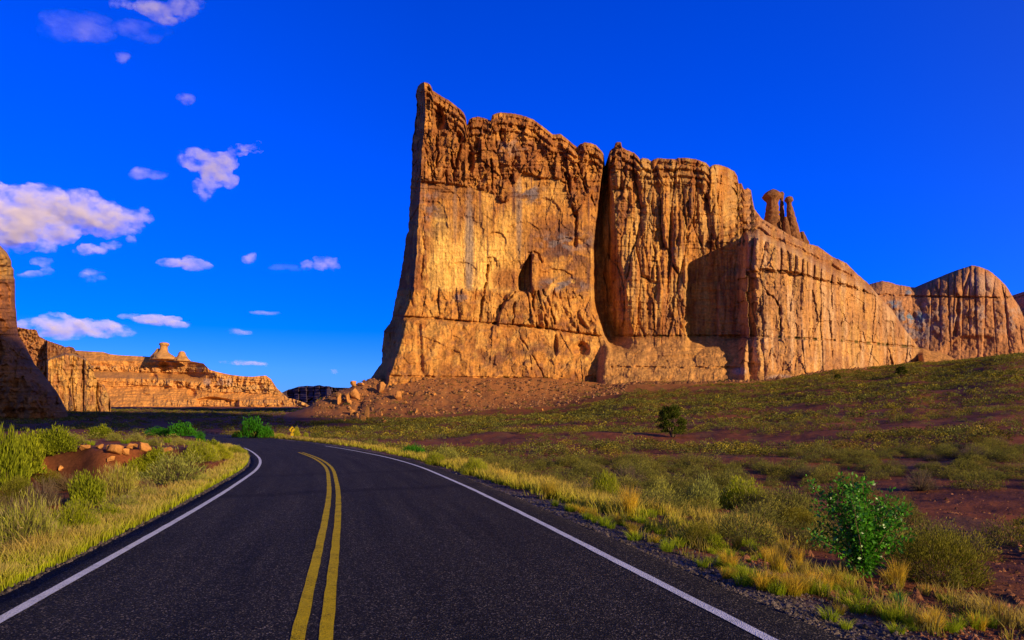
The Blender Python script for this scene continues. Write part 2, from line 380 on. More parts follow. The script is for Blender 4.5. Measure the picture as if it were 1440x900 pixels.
rs = ramp(t, yd.outputs[0], [(.482, (1, 1, 1)), (.490, (.55, .55, .57)), (.505, (.6, .6, .6)), (.512, (1, 1, 1)), (.655, (1, 1, 1)), (.665, (.6, .6, .62)), (.69, (1, 1, 1))])  # dark cross-bands painted in for shadow streaks lying over the road
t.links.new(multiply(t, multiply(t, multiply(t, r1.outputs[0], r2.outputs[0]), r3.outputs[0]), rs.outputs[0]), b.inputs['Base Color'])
bp = N(t, 'ShaderNodeBump'); bp.inputs['Strength'].default_value = 0.7; bp.inputs['Distance'].default_value = 0.012
t.links.new(vo.outputs['Distance'], bp.inputs['Height']); t.links.new(bp.outputs[0], b.inputs['Normal'])
M_asphalt = m
def paint_mat(name, c, wear):
    m, t, b = base_mat(name, 0.8, 0.08); g = N(t, 'ShaderNodeNewGeometry')
    vo = N(t, 'ShaderNodeTexVoronoi'); vo.inputs['Scale'].default_value = 75; t.links.new(g.outputs['Position'], vo.inputs['Vector'])
    sp = N(t, 'ShaderNodeSeparateColor'); t.links.new(vo.outputs['Color'], sp.inputs[0])
    n = noise_node(t, 3, 6, 0.7, g.outputs['Position'])
    ad = N(t, 'ShaderNodeMath', operation='MULTIPLY_ADD'); t.links.new(sp.outputs[0], ad.inputs[0]); ad.inputs[1].default_value = 0.45; t.links.new(n.outputs[0], ad.inputs[2])
    d = tuple(x * 0.16 for x in c)
    r = ramp(t, ad.outputs[0], [(wear, d), (wear + .1, tuple(x * .62 for x in c)), (min(1, wear + .55), c)])
    t.links.new(r.outputs[0], b.inputs['Base Color'])
    bp = N(t, 'ShaderNodeBump'); bp.inputs['Strength'].default_value = 0.5; bp.inputs['Distance'].default_value = 0.01
    t.links.new(vo.outputs['Distance'], bp.inputs['Height']); t.links.new(bp.outputs[0], b.inputs['Normal']); return m
M_white = paint_mat('white_road_paint', (0.82, 0.80, 0.80), 0.36); M_yellow = paint_mat('yellow_road_paint', (0.74, 0.50, 0.001), 0.44)
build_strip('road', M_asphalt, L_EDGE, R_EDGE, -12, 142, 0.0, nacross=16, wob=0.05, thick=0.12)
build_strip('white_edge_marking', M_white, L_LINE - .06, L_LINE + .06, -12, 56, 0.006, wob=0.008)
build_strip('white_edge_marking', M_white, R_LINE - .06, R_LINE + .06, -12, 58, 0.006, wob=0.008)
build_strip('yellow_centre_marking', M_yellow, C_LINE - .175, C_LINE - .055, -12, 46, 0.006, wob=0.008)
build_strip('yellow_centre_marking', M_yellow, C_LINE + .055, C_LINE + .175, -12, 46, 0.006, wob=0.008)

# ------------------------------------------------------------------ rock: a front relief given thickness, closed top, sides and back
def rock_solid(name, PX, PY, Y, thick, col, mat, parent=None, splay=False):
    """rows of PX/PY/Y run from the foot (row 0) to the rim; columns left to right"""
    V = world_of(PX, PY, Y); r, c = PX.shape
    top = V[-1].copy(); top[:, 1] += thick; top[:, 2] -= thick * 0.05
    bot = V[0].copy(); bot[:, 1] += thick + 8
    top[:, 1] = np.maximum(top[:, 1], V[..., 1].max(0) + 1.5)
    if splay:      # the body widens towards the back so that its end wall runs straight away from the viewer
        top[:, 0] = V[-1, :, 0] * top[:, 1] / V[-1, :, 1]; bot[:, 0] = V[0, :, 0] * bot[:, 1] / V[0, :, 1]
    VV = np.concatenate([V.reshape(-1, 3), top, bot]); cc = np.concatenate([col.reshape(-1, 3), col[-1], col[0]])
    i = np.arange(r * c).reshape(r, c); t0 = r * c; k = np.arange(c - 1); VV = VV[:t0 + c]; cc = cc[:t0 + c]
    def back_edge(e):           # the rear edge of an end wall, row by row
        E = V[:, e].copy(); yb_ = np.linspace(max(bot[e, 1], top[e, 1]), top[e, 1], r)
        if splay: E[:, 0] = E[:, 0] * yb_ / E[:, 1]
        E[:, 1] = yb_; E[-1] = top[e]; return E
    lb = len(VV); VV = np.concatenate([VV, back_edge(0), back_edge(-1)]); cc = np.concatenate([cc, col[:, 0], col[:, -1]]); rb_ = lb + r; q = np.arange(r - 1)
    quads = [gridfaces(r, c), np.stack([i[-1, :-1], i[-1, 1:], t0 + k + 1, t0 + k], -1),
             np.stack([i[:-1, 0], i[1:, 0], lb + q + 1, lb + q], -1), np.stack([i[1:, -1], i[:-1, -1], rb_ + q, rb_ + q + 1], -1), np.stack([lb + q, lb + q + 1, rb_ + q + 1, rb_ + q], -1)]
    cap_ = np.concatenate([[lb + r - 1], t0 + np.arange(c), [rb_ + r - 1]])[None]
    return link(name, mesh(name, VV, [np.concatenate(quads), cap_], cc, True), mat, parent)

TAN = np.array([0.55, 0.240, 0.060]); PALE = np.array([0.86, 0.50, 0.135]); RED = np.array([0.28, 0.098, 0.034]); DARK = np.array([0.15, 0.066, 0.05]); GREY = np.array([0.27, 0.21, 0.20])

def big_fin():
    ns, nf, nr = 60, 1060, 560
    p = np.concatenate([np.linspace(575, 590, ns, endpoint=False), np.linspace(590, 1366, nf)])
    top = tab([(575, 147), (576, 136), (577, 127), (579, 121), (583, 117.5), (588, 115.5), (594, 116), (598, 119), (600, 123), (601, 127), (607, 131), (615, 136), (625, 141), (633, 147), (642, 153), (648, 158), (651, 163), (654, 176), (655, 174),
               (657, 168), (663, 165), (670, 164), (680, 166), (690, 169.5), (692, 162), (698, 159), (705, 158), (725, 160), (740, 164), (750, 168), (765, 179), (777, 189), (788, 188), (797, 195), (804, 201), (812, 207), (815, 203), (822, 200),
               (830, 201), (838, 204), (846, 212), (849, 217), (851, 236), (855, 238), (856.5, 221), (857.5, 212), (861, 209), (865, 207), (865.5, 201), (868, 199.5), (873.5, 200), (874.5, 207), (880, 210), (892, 215), (898, 221), (900, 224), (903, 222), (911, 223), (916, 227),
               (919, 224), (925, 222), (935, 223), (950, 224), (953, 222), (965, 222), (980, 224), (993, 229), (998, 235), (1001, 233), (1005, 231), (1012, 232), (1022, 235), (1033, 241), (1037, 248), (1038, 256), (1039, 258), (1043, 258),
               (1046, 266), (1048, 266), (1051, 264), (1056, 267), (1058, 280), (1061, 294), (1072, 308), (1090, 318), (1110, 330), (1134, 342), (1150, 346), (1172, 362), (1180, 365), (1190, 370), (1205, 385), (1225, 402), (1232, 412), (1255, 436), (1270, 460), (1287, 482), (1291, 488), (1305, 492.5), (1320, 495), (1332, 499), (1345, 506), (1366, 516)])
    bot = tab([(575, 545), (590, 545), (760, 552), (1000, 556), (1055, 552), (1130, 545), (1293, 524), (1366, 528)])
    v = np.linspace(0, 1, nr); P, Vv = np.meshgrid(p, v)
    tp = top(p) + 0.9 * fbm(p * .35, 0 * p, 3.3, 3); PY = bot(p)[None] + Vv * (tp - bot(p))[None]
    xl = tab([(116, 586), (122, 584), (132, 583), (138, 584), (142, 586), (150, 586), (162, 585), (178, 583), (205, 579), (212, 578.5), (220, 580), (275, 577), (295, 575.5), (325, 574.5), (330, 572), (365, 567), (395, 562), (422, 556), (450, 551), (456, 547), (466, 540), (488, 537.5), (510, 537), (518, 531), (530, 523), (545, 515)])
    xc = tab([(116, 597), (150, 599), (180, 597), (205, 594), (255, 592), (325, 587), (360, 586), (390, 583), (410, 582), (432, 574), (445, 569), (475, 561), (500, 553), (525, 543), (545, 538)])
    wig = 2.2 * fbm(PY * .10, 0 * PY, 7.7, 4, .6)
    XL = xl(PY) + wig; XC = xc(PY) + 1.3 * fbm(PY * .09, 0 * PY, 1.7, 3)
    u = (P - 575) / 15
    PX = np.where(P < 590, XL + (XC - XL) * u, P + (XC - 590) * (1 - ss(590, 700, P)))
    x, y = PX, PY
    Y = tab([(590, 300), (850, 306), (1000, 300), (1045, 298), (1130, 300), (1200, 314), (1293, 338), (1366, 350)])(np.maximum(P, 590))
    # ---- left end face falls away from the front edge
    Y = Y + np.where(P < 590, (1 - u) * 22 + 2.0 * fbm(x * .1, y * .05, 2.0, 3) * (1 - u), 0)
    fr = ss(588, 596, P)                      # front only
    wx = x + 3.0 * fbm(x * .03, y * .02, 9.0, 3); wy = y + 2.5 * fbm(x * .04, y * .04, 5.0, 3)
    Lm = 1 - ss(838, 852, x); Pm = ss(1046, 1054, x) ; Rm = (1 - Lm) * (1 - Pm)
    D = np.zeros(x.shape)
    # ---- blocky upper band, left section
    yb = tab([(570, 255), (590, 255), (625, 257), (640, 259), (670, 265), (692, 270), (700, 276), (707, 284), (716, 281), (722, 262), (735, 241), (760, 250), (790, 252), (798, 275), (812, 300), (830, 270), (850, 232)])(wx) + 1.5 * pn(x * .2, y * .02, 3)
    up = ss(2.0, -2.0, y - yb) * Lm
    wx2 = wx + 2.2 * fbm(x * .12, y * .09, 71, 3); wy2 = wy + 2.5 * fbm(x * .11, y * .1, 72, 3)
    f1, f2, idv, dx, dy = worley(wx2 / 15, wy2 / 42, 3)
    tl = hash2((idv * 255).astype(int), 3)
    D -= up * (1.5 + 2.0 * (idv - .5) + 2.8 * (tl - .45) * dx + .4 * np.clip(1 - f1 * f1 * 1.6, -1, 1))
    D += up * 1.5 * crk(f1, f2, .12, x, y, 75)
    f1b, f2b, idb, dxb, dyb = worley(wx2 / 7 + 31, wy2 / 12, 5)
    D += up * (0.7 * crk(f1b, f2b, .16, x, y, 76, .05) + 1.0 * (idb - .5) + .8 * (hash2((idb * 255).astype(int), 9) - .5) * dxb)
    # rounded cap layers of the skyline
    tpx = np.interp(P, p, tp); below = y - tpx
    lay = ss(34, 22, below) * (1 - Pm) * fr
    st = np.sin(below * .62 + 2.2 * fbm(x * .03, 0 * x, 6, 2)); D -= lay * (0.7 * np.sign(st) * np.abs(st) ** .5)
    D += (1 - np.sqrt(np.clip(1 - np.clip(1 - below / 13, 0, 1) ** 2, 0, 1))) * 6 * fr
    # holes in the upper band
    D += 5 * blob(x, y, 617, 168, 7, 14) * fr + 3.5 * blob(x, y, 645, 193, 4, 8) + 3.5 * blob(x, y, 661, 228, 5, 12) + 2.5 * blob(x, y, 706, 190, 5, 9)
    for cp in ([(612, 175), (617, 215), (613, 235)], [(690, 225), (694, 268)], [(760, 243), (757, 262)], [(796, 243), (800, 262), (806, 300), (812, 312)], [(648, 205), (640, 240)], [(596, 190), (603, 232)], [(636, 215), (638, 258)],
               [(812, 230), (822, 262), (836, 288)]):
        D += crack(wx, y, cp, 2.0, 2.6) * fr
    D -= 1.6 * ss(4, 0, np.abs(x - 803)) * 0
    # ---- middle wall: big smooth sheets with spalled arcs
    mid = (1 - up) * Lm * ss(412, 404, y)
    f1, f2, idv, dx, dy = worley(wx / 46, wy / 75, 8)
    D += mid * (.5 * (idv - .5) + 0.45 * fbm(x * .06, y * .03, 1, 4) + 0.5 * crk(f1, f2, .03, x, y, 77, .15))
    D += mid * 0.16 * fbm(x * .45, y * .012, 2, 3)
    for a in ((697, 340, 15, 14, .9), (690, 372, 10, 12, .9), (655, 330, 26, 26, .6), (650, 384, 22, 16, .6), (782, 392, 26, 14, .9), (735, 330, 26, 18, .6), (800, 352, 30, 18, .7), (610, 320, 20, 40, .6), (630, 285, 18, 16, .6), (765, 300, 22, 22, .7)):
        D += spall(x, y, *a) * Lm
    D += mid * 1.4 * ss(688, 694, x + 0.12 * (400 - y)) * ss(742, 730, x) * ss(364, 376, y)
    D += crack(x, y, [(686, 374), (684, 395), (680, 410), (675, 452)], 2.6, 3.0)
    D += crack(wx, y, [(597, 300), (596, 350), (592, 392)], 1.6, 1.2) + crack(wx, y, [(810, 300), (809, 345)], 3.0, 2.4) + crack(wx, y, [(786, 310), (784, 345)], 1.5, 1.0)
    # leaning flake with its alcove
    alc = ss(727, 733, x + (y - 384) * (-0.18) * (y < 384)) * ss(748, 746, x) * ss(355, 362, y + .55 * np.maximum(745 - x, 0) * -1.0 + 6) * ss(411, 407, y)
    alc = alc * ss(0, 3, y - (357 + np.maximum(744 - x, 0) * 2.0))
    D += 5.5 * alc
    D -= 3.4 * ss(1.0, .75, np.hypot((x - 751.5) / 6.2, (y - 384) / 28))
    D += crack(x, y, [(744, 356), (750, 353), (757, 358), (761, 368)], 2.0, 1.5)
    # fractured slabs below the flake and the fan of splinters to its right
    md = ss(1.05, .9, np.hypot((x - 727) / 27, (y - 462) / 54)) * ss(462, 455, y)
    D -= 2.6 * md
    for cp in ([(705, 440), (708, 425), (722, 414), (745, 408)], [(721, 440), (720, 455), (725, 412)], [(748, 410), (752, 440), (755, 460)], [(757, 410), (765, 440), (768, 462)], [(763, 408), (775, 432), (780, 455)], [(690, 455), (705, 452), (704, 430)]):
        D += crack(wx, y, cp, 2.0, 2.0)
    fan = ss(0, 8, x - 752 - (y - 408) * .1) * ss(408 + 4, 424, y + 0.35 * (752 - x) + 6) * ss(470, 462, y - (x - 780) * .07) * Lm
    rib = np.abs(np.sin((x - .35 * y) * .30 + 4 * fbm(x * .05, y * .03, 4, 3)))
    D -= fan * (.9 + 1.1 * rib * ss(-.3, .3, fbm(x * .06, y * .05, 82, 2)))
    # lower jointed band and the sloping foot
    gl = tab([(560, 444), (590, 446), (680, 453), (740, 458), (800, 466), (850, 473), (900, 473), (1055, 472), (1180, 479), (1290, 489)])(x)
    band = ss(402, 409, y + 1.5 * pn(x * .15, 0 * y, 2)) * ss(1, -1, y - gl) * Lm
    f1, f2, idv, dx, dy = worley((wx + 9 * pn(x * .03, 0 * x, 5)) / 24, np.full(x.shape, .5) + y * .012, 12)
    D -= band * (1.7 + 1.8 * (idv - .5) + 1.4 * (hash2((idv * 255).astype(int), 4) - .5) * dx) ; D += band * 1.5 * crk(f1, f2, .09, x, y, 78, -.1) + band * .8 * fbm(x * .09, y * .07, 79, 4)
    D += crack(x, y, list(zip(np.linspace(560, 1292, 60), np.interp(np.linspace(560, 1292, 60), [560, 590, 680, 740, 800, 850, 900, 1055, 1180, 1290], [444, 446, 453, 458, 466, 473, 473, 472, 479, 489]))), 1.7, 1.1) * fr
    foot = np.clip((y - gl) / 70, 0, 1.3)
    D -= Lm * fr * (foot ** .8) * 8.5 + Lm * fr * ss(0, 6, y - gl) * .9
    f1, f2, idv, dx, dy = worley(wx / 30, wy / 30, 14)
    D += Lm * ss(2, 8, y - gl) * (.8 * (idv - .5) + .5 * crk(f1, f2, .05, x, y, 80, .1) + 1.9 * fbm(x * .045, y * .05, 3, 4))
    D += ss(6, 2, np.abs(x - 588.5 - (y - 470) * .05)) * 1.2 * ss(450, 456, y) * ss(530, 520, y) * fr
    D += 4.5 * blob(x, y, 817, 492, 10, 10) + 2.5 * blob(x, y, 781, 485, 3, 14) + crack(x, y, [(735, 480), (752, 505), (765, 530)], 1.6, 1.5) + crack(x, y, [(745, 500), (748, 520)], 1.4, 1.3)
    D += crack(x, y, [(500, 528), (700, 531), (790, 533)], 1.7, 1.6) * fr
    # ---- the deep cleft between the two blocks
    cl = tab([(200, 850), (232, 848), (270, 842), (320, 835), (345, 832), (420, 831), (445, 837), (472, 847), (490, 855)])(y) + 1.2 * fbm(y * .1, 0 * y, 5, 2)
    cr = tab([(200, 856), (232, 858), (262, 861), (280, 864), (345, 868), (395, 880), (450, 886), (472, 893), (490, 897)])(y) + 1.8 * fbm(y * .07, 0 * y, 8, 3)
    tt = np.clip((x - cl) / (cr - cl), 0, 1)
    prof = np.where(tt < .18, ss(0, .18, tt), 1 - ss(.25, 1.0, tt) * .25 - .75 * np.clip((tt - .3) / .7, 0, 1))
    D += 19 * prof * (x > cl - 1) * (x < cr + 1) * ss(500, 470, y)
    # ---- fluted right block
    sp = 15.0; q = (wx - 3.0 * fbm(x * .02, y * .012, 3, 2) * 4) / sp
    f1, f2, idv, dx, dy = worley(q * .72, y / 95 + 3, 21)
    rd = np.sqrt(np.clip(1 - np.clip(np.abs(dx) / .62, 0, 1) ** 2, 0, 1))
    amp = tab([(220, 1.3), (300, 2.4), (400, 2.0), (470, 1.2), (490, 0)])(y) * (.6 + .8 * ss(-.3, .3, fbm(x * .03, y * .015, 64, 2)))
    rec = ss(964, 974, x) * ss(338, 352, y); amp = amp * (1 - .85 * rec)
    D -= Rm * amp * (rd - .5 + 1.1 * (idv - .5)); D += Rm * amp * .5 * crk(f1, f2, .12, x, y, 83, -.2)
    f1, f2, idv, dx, dy = worley(wx / 6.5, y / 60, 23)
    D -= Rm * .34 * amp * (1 - 2 * f1) ; D += Rm * .16 * amp * crk(f1, f2, .15, x, y, 84)
    knob = Rm * ss(268, 250, y - (x - 950) * .1)
    f1, f2, idv, dx, dy = worley(wx / 24 + .3, wy / 26, 27)
    D -= knob * 3.2 * (np.sqrt(np.clip(1 - f1 ** 2, 0, 1)) - .6); D += knob * .9 * ss(.12, 0, f2 - f1)
    D -= Rm * 1.2 * ss(4, -4, y - 262 - 6 * fbm(x * .06, 0 * x, 3, 2)) * ss(1000, 960, x)
    # the bench that climbs back behind the right-hand prow
    ytop = tab([(985, 352), (1010, 346), (1040, 338), (1052, 334), (1066, 333), (1085, 341), (1110, 352), (1140, 368), (1170, 384), (1230, 412), (1293, 488)])(x)
    bench = ss(988, 1030, x) * np.clip((ytop - y) / 60, 0, 1.6)
    D += bench * 30 * ss(990, 1060, x)
    D -= ss(1000, 1040, x) * ss(0, 4, ytop - y) * (1.6 * np.sin((ytop - y) * .55 + 3 * fbm(x * .05, y * .02, 2, 2)) + 1.5 * fbm(x * .13, y * .13, 6, 3))
    # recess, standing flake, prow
    ed = 1051 + 3.0 * fbm(y * .05, 0 * y, 12, 4, .6) + 5 * (hash2(np.floor((y + 6 * pn(x * .1, y * .05, 3)) / 17).astype(int), 3) - .5) + np.clip((360 - y) / 30, 0, 1) * 2 + np.clip((y - 440) * .03, 0, 1)
    side_ = ss(0, 1, (x - (ed - 30)) / 30.0) * 0.15 + 0.60 * np.clip((x - (ed - 13)) / 13.0, 0, 1) ** 1.2 + .25 * ss(0, 16, x - ed)
    D -= 15 * side_ * ss(-6, 2, y - ytop)
    D += 5 * ss(962, 972, x + 2 * pn(y * .06, 0 * y, 3)) * (1 - side_) * ss(330, 400, y) * ss(500, 478, y)
    fl = ss(0, 3, x - (1008 + np.clip((400 - y), 0, 60) * .75 + 2 * pn(y * .08, 0 * y, 1))) * (x < ed) * ss(378, 388, y) * ss(476, 470, y)
    D -= 5 * fl
    # prow face: bulging crown, flutes, vegetated joint
    q = (wx + 14 * pn(x * .02, y * .004, 4) + 2.5 * fbm(x * .03, y * .015, 4, 2)) / 13.0
    f1, f2, idv, dx, dy = worley(q, y / 160, 31)
    rd = np.sqrt(np.clip(1 - np.clip(np.abs(dx) / .65, 0, 1) ** 2, 0, 1))
    cap = tab([(1045, 381), (1080, 379), (1127, 385), (1147, 392), (1190, 401), (1230, 413), (1293, 470)])(x)
    onc = ss(-3, 1, cap - y) * Pm * ss(-14, 6, y - ytop)
    Pm = Pm * ss(1296, 1290, x); D -= ss(1290, 1300, x) * (2 + 10 * ss(490, 520, y)) ; face = Pm * ss(-2, 2, y - cap)
    D -= onc * (1.5 + 2.8 * (rd - .5)) + face * .7 * (rd - .5 + 1.4 * (idv - .5))
    D += face * .5 * crk(f1, f2, .12, x, y, 85, .0) + onc * .8 * ss(.14, 0, f2 - f1)
    D += Pm * (crack(x, y, [(1076, 405), (1080, 414), (1090, 420), (1096, 432), (1099, 470)], 2.4, 2.2) + crack(x, y, [(1050, 379), (1080, 379), (1127, 385), (1147, 392), (1190, 401), (1225, 411)], 2.0, 1.4))
    D += Pm * (1.2 * fbm(x * .03, y * .03, 2, 3) + .25 * fbm(x * .2, y * .2, 2, 3))
    D -= Pm * (1.4 * ss(0, 2, y - gl) + 3.0 * np.clip((y - gl) / 60, 0, 1) + 9 * ss(0, 25, y - tab([(1045, 518), (1205, 522), (1293, 508)])(x)))
    D += Pm * crack(x, y, [(1250, 492), (1254, 512)], 2.5, 2.0)
    # slickrock mounds at the foot of the right block
    mn = np.clip((y - gl) / 62, 0, 1.25) * (1 - Lm) * (1 - Pm)
    D -= 19 * mn ** .75 * ss(842, 870, x + (y - 472) * .5)
    mm = Rm * ss(0, 8, y - gl) * ss(560, 530, y)
    f1, f2, idv, dx, dy = worley(wx / 34, wy / 22, 41)
    D -= mm * 4.5 * (np.sqrt(np.clip(1 - f1 ** 2, 0, 1)) - .7); D += mm * (.9 * fbm(x * .06, y * .1, 3, 3) + 1.2 * crack(x, y, [(860, 516), (960, 517), (1040, 517)], 2.0, 1))
    # broken faces at three sizes
    jx = x + 1.2 * fbm(x * .22, y * .16, 61, 2); jy = y + 1.5 * fbm(x * .2, y * .2, 62, 2)
    footm = Lm * ss(2, 8, y - gl); wgt = .16 + .55 * up + .20 * band + .13 * footm + .28 * Rm * (1 - rec * .8) * ss(480, 465, y) + .13 * Pm + .5 * (P < 590)
    D -= wgt * (2.0 * facets(jx, jy, 21, 2.2, 201) + 1.5 * facets(jx, jy, 9.5, 2.0, 203) + .85 * facets(jx, jy, 4.6, 1.7, 205))
    # general weathering
    D += fr * (.35 * fbm(x * .1, y * .1, 8, 4) + .22 * fbm(x * .35, y * .2, 4, 3))
    bed = fbm(y * .22 + 1.5 * fbm(x * .01, y * .01, 2, 2), x * .006, 9, 3)
    D += (.35 * Lm * ss(300, 250, y) + .25 * Rm + .18 + .25 * (P < 590)) * bed * 1.6
    Y = Y + D
    # ---- colour of the stone itself
    C = np.empty(x.shape + (3,)); C[:] = TAN
    C = mixc(C, RED, .65 * ss(-.1, .5, fbc(x * .02, y * .025, 3, 4)))
    C = mixc(C, DARK * 1.3, .5 * ss(.1, .5, fbc(x * .09, y * .10, 103, 4)))
    pale = mid * ss(590, 612, x) * ss(760, 690, x) * ss(300, 345, y + 40 * fbc(x * .02, y * .02, 6, 2)) * .75 + mid * .35 * ss(.0, .5, fbc(x * .03, y * .01, 4, 3))
    C = mixc(C, PALE, pale)
    C = mixc(C, RED * 1.0, .8 * up * ss(-.3, .3, fbc(x * .05, y * .05, 13, 3)))
    C = mixc(C, PALE * .95, .35 * (band + ss(0, 4, y - gl) * Lm * ss(530, 500, y)) * ss(-.1, .4, fbc(x * .06, y * .04, 15, 3)))
    strk = ss(.12, .42, fbc(x * .16, y * .006, 21, 4)) * (.2 + .8 * ss(-.2, .3, fbc(x * .02, y * .015, 22, 2)))
    C = mixc(C, DARK * 1.2, .85 * strk * (mid + .5 * Rm + .35 * up))
    C = mixc(C, RED * 1.15, .8 * mid * (ss(622, 600, x) * ss(.0, .3, fbc(x * .05, y * .03, 90, 3) + .15) + blob(x, y, 712, 392, 22, 16, .5)))
    C = mixc(C, GREY, .75 * mid * (blob(x + 2 * pn(y * .1, 0 * y, 2), y, 660, 345, 6, 75, .5) + .8 * blob(x, y, 730, 300, 4, 60, .5) + .5 * blob(x, y, 640, 300, 3, 40, .5)))
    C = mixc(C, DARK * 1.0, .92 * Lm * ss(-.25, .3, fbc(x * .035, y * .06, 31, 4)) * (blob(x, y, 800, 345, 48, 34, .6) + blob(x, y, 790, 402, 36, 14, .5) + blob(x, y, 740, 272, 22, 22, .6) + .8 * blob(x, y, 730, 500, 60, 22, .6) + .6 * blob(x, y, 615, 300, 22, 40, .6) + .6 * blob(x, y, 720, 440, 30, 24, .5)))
    C = mixc(C, PALE * .85, (Rm + Pm) * .45 * ss(.05, .4, fbc(x * .09, y * .007, 121, 4))); C = mixc(C, DARK * 1.5, (Rm + .7 * Pm) * .45 * ss(.1, .45, fbc(x * .17, y * .006, 123, 4)))
    bl = ss(-.2, .3, fbc(x * .07, y * .09, 111, 4))
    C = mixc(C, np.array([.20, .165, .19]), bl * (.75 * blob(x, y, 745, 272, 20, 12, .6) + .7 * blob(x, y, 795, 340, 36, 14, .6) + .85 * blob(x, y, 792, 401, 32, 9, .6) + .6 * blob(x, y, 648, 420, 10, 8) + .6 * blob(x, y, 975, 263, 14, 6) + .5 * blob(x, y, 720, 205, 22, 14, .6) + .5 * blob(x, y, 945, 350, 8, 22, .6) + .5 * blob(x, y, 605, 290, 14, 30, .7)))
    C = mixc(C, RED * .95, Rm * .65 * ss(.0, .4, fbc(x * .12, y * .010, 113, 4)) + Rm * .5 * ss(270, 245, y) * ss(-.2, .3, fbc(x * .05, y * .06, 114, 3)))
    C = mixc(C, PALE * .9, .7 * crack(x, y, [(772, 408), (782, 396), (800, 392), (806, 396)], 3, 1) * Lm)
    ps = ss(.0, .45, fbc(x * .11, y * .008, 41, 4)); C = mixc(C, np.array([.60, .36, .20]), Pm * (.25 + .6 * ps)); C = mixc(C, np.array([.34, .16, .09]), Pm * .55 * ss(.05, .4, fbc(x * .14, y * .006, 43, 4)))
    C = mixc(C, RED, (1 - Lm) * .5 * ss(0, 8, ytop - y) * ss(1000, 1040, x))
    C = mixc(C, np.array([.62, .37, .13]), Rm * .5 * ss(-.1, .4, fbc(x * .05, y * .012, 46, 3)))
    C = mixc(C, np.array([.50, .24, .08]), mm * .8); C = mixc(C, np.array([.50, .235, .075]), np.maximum(ss(1290, 1300, x), ss(0, 3, y - tab([(1045, 518), (1205, 522), (1293, 508)])(x)) * Pm) * .85)
    veg = (ss(3.2, 1.0, np.abs(y - gl + .5)) * ss(905, 930, x) * ss(.0, .2, fbm(x * .12, 0 * y, 50, 2)))
    C = mixc(C, np.array([.10, .085, .025]), .85 * veg * ((x < 985) | (x > 1075)))
    C = mixc(C, GREY * 1.3, .7 * blob(x, y, 1040, 522, 10, 5) + .6 * blob(x, y, 1097, 533, 18, 6))
    C = C * (1 + .18 * fbm(x * .5, y * .3, 60, 3))[..., None]
    return PX, PY, Y, np.clip(C, .01, .9)
fin = bpy.data.objects.new('rock_tower', None); COL.objects.link(fin); fin.location = (0, 0, 0)
tag(fin, 'huge sunlit sandstone fin with a sheer streaked face standing above the red talus slope', 'rock tower')
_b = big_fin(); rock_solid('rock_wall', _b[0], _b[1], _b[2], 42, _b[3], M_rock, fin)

def lathe_rock(name, prof, Y, mat, parent, col, seed=0, depth=1.0, nrow=60, nseg=40, rough=.12):
    """a standing stone from a list of (py, centre px, half width px), round in plan"""
    prof = sorted(prof); yy = np.array([q[0] for q in prof], float)
    py = np.linspace(yy[0], yy[-1], nrow); c = np.interp(py, yy, [q[1] for q in prof]); hw = np.interp(py, yy, [q[2] for q in prof])
    th = np.linspace(0, 2 * np.pi, nseg, endpoint=False); T, PYg = np.meshgrid(th, py)
    k = Y / FPX; cx = ((c - CX) * k)[:, None]; rr = (hw * k)[:, None]
    nn = 1 + rough * 2 * fbm(np.cos(T) * 1.4 + seed, np.sin(T) * 1.4, PYg * .18, 3) + rough * 1.5 * fbm(np.cos(T) * 3.5 + seed, np.sin(T) * 3.5, PYg * .5, 3) + rough * .35 * np.sin(PYg * .8 + seed + 3 * pn(PYg * .1, 0 * PYg, seed))
    X = cx + rr * nn * np.cos(T); Yg = Y + rr * nn * np.sin(T) * depth; Z = CAMZ - (PYg - HZ) * k
    V = np.stack([X, Yg, Z + 0 * X], -1).reshape(-1, 3); n = len(V)
    V = np.concatenate([V, [[X[0].mean(), Yg[0].mean(), Z[0, 0] + .2]], [[X[-1].mean(), Yg[-1].mean(), Z[-1, 0]]]])
    i = np.arange(nrow * nseg).reshape(nrow, nseg); j = np.roll(i, -1, 1)
    Q = np.stack([i[:-1], i[1:], j[1:], j[:-1]], -1).reshape(-1, 4)
    Tt = np.concatenate([np.stack([np.full(nseg, n), i[0], j[0]], -1), np.stack([np.full(nseg, n + 1), j[-1], i[-1]], -1)])
    cc = np.array(col)[None] * (1 + .3 * fbm(V[:, 0] * .3, V[:, 1] * .3, V[:, 2] * .5 + seed, 3))[:, None]
    return link(name, mesh(name, V, [Q, Tt], cc, True), mat, parent)
RB = np.array([.38, .165, .072])
for pts, Yp, cc_, sd in (
    ([(266.5, 1087, 2), (269, 1086, 6), (273, 1086, 11), (278, 1085.5, 12.5), (280.5, 1085.5, 10), (283, 1086, 7.5), (292, 1086, 8), (302, 1086, 9), (314, 1086, 10.5), (326, 1086, 11.5), (340, 1086, 13)], 334, .85, 1),
    ([(270, 1099, 1.5), (272, 1099, 3), (278, 1099, 3), (281, 1099.3, 2), (295, 1099.5, 2.8), (320, 1100, 4), (340, 1101, 5)], 336, .75, 4),
    ([(276.5, 1109.5, 2), (278, 1109.5, 5), (282, 1109.5, 6), (285, 1109.5, 3), (288, 1110, 3), (296, 1111, 4.5), (310, 1113, 6), (325, 1115.5, 7.5), (350, 1119, 10)], 332, .8, 7),
    ([(305, 1104.5, 1.5), (312, 1105, 3.5), (325, 1106, 5), (345, 1107, 8)], 329, .75, 10), ([(326, 1128, 2), (333, 1129, 4), (345, 1131, 7)], 333, .7, 12)):
    lathe_rock('rock_pinnacle', [(a_, b_, c_ * 1.06) for a_, b_, c_ in pts], Yp, M_rock, fin, RB * cc_ * .8, sd, rough=.10)

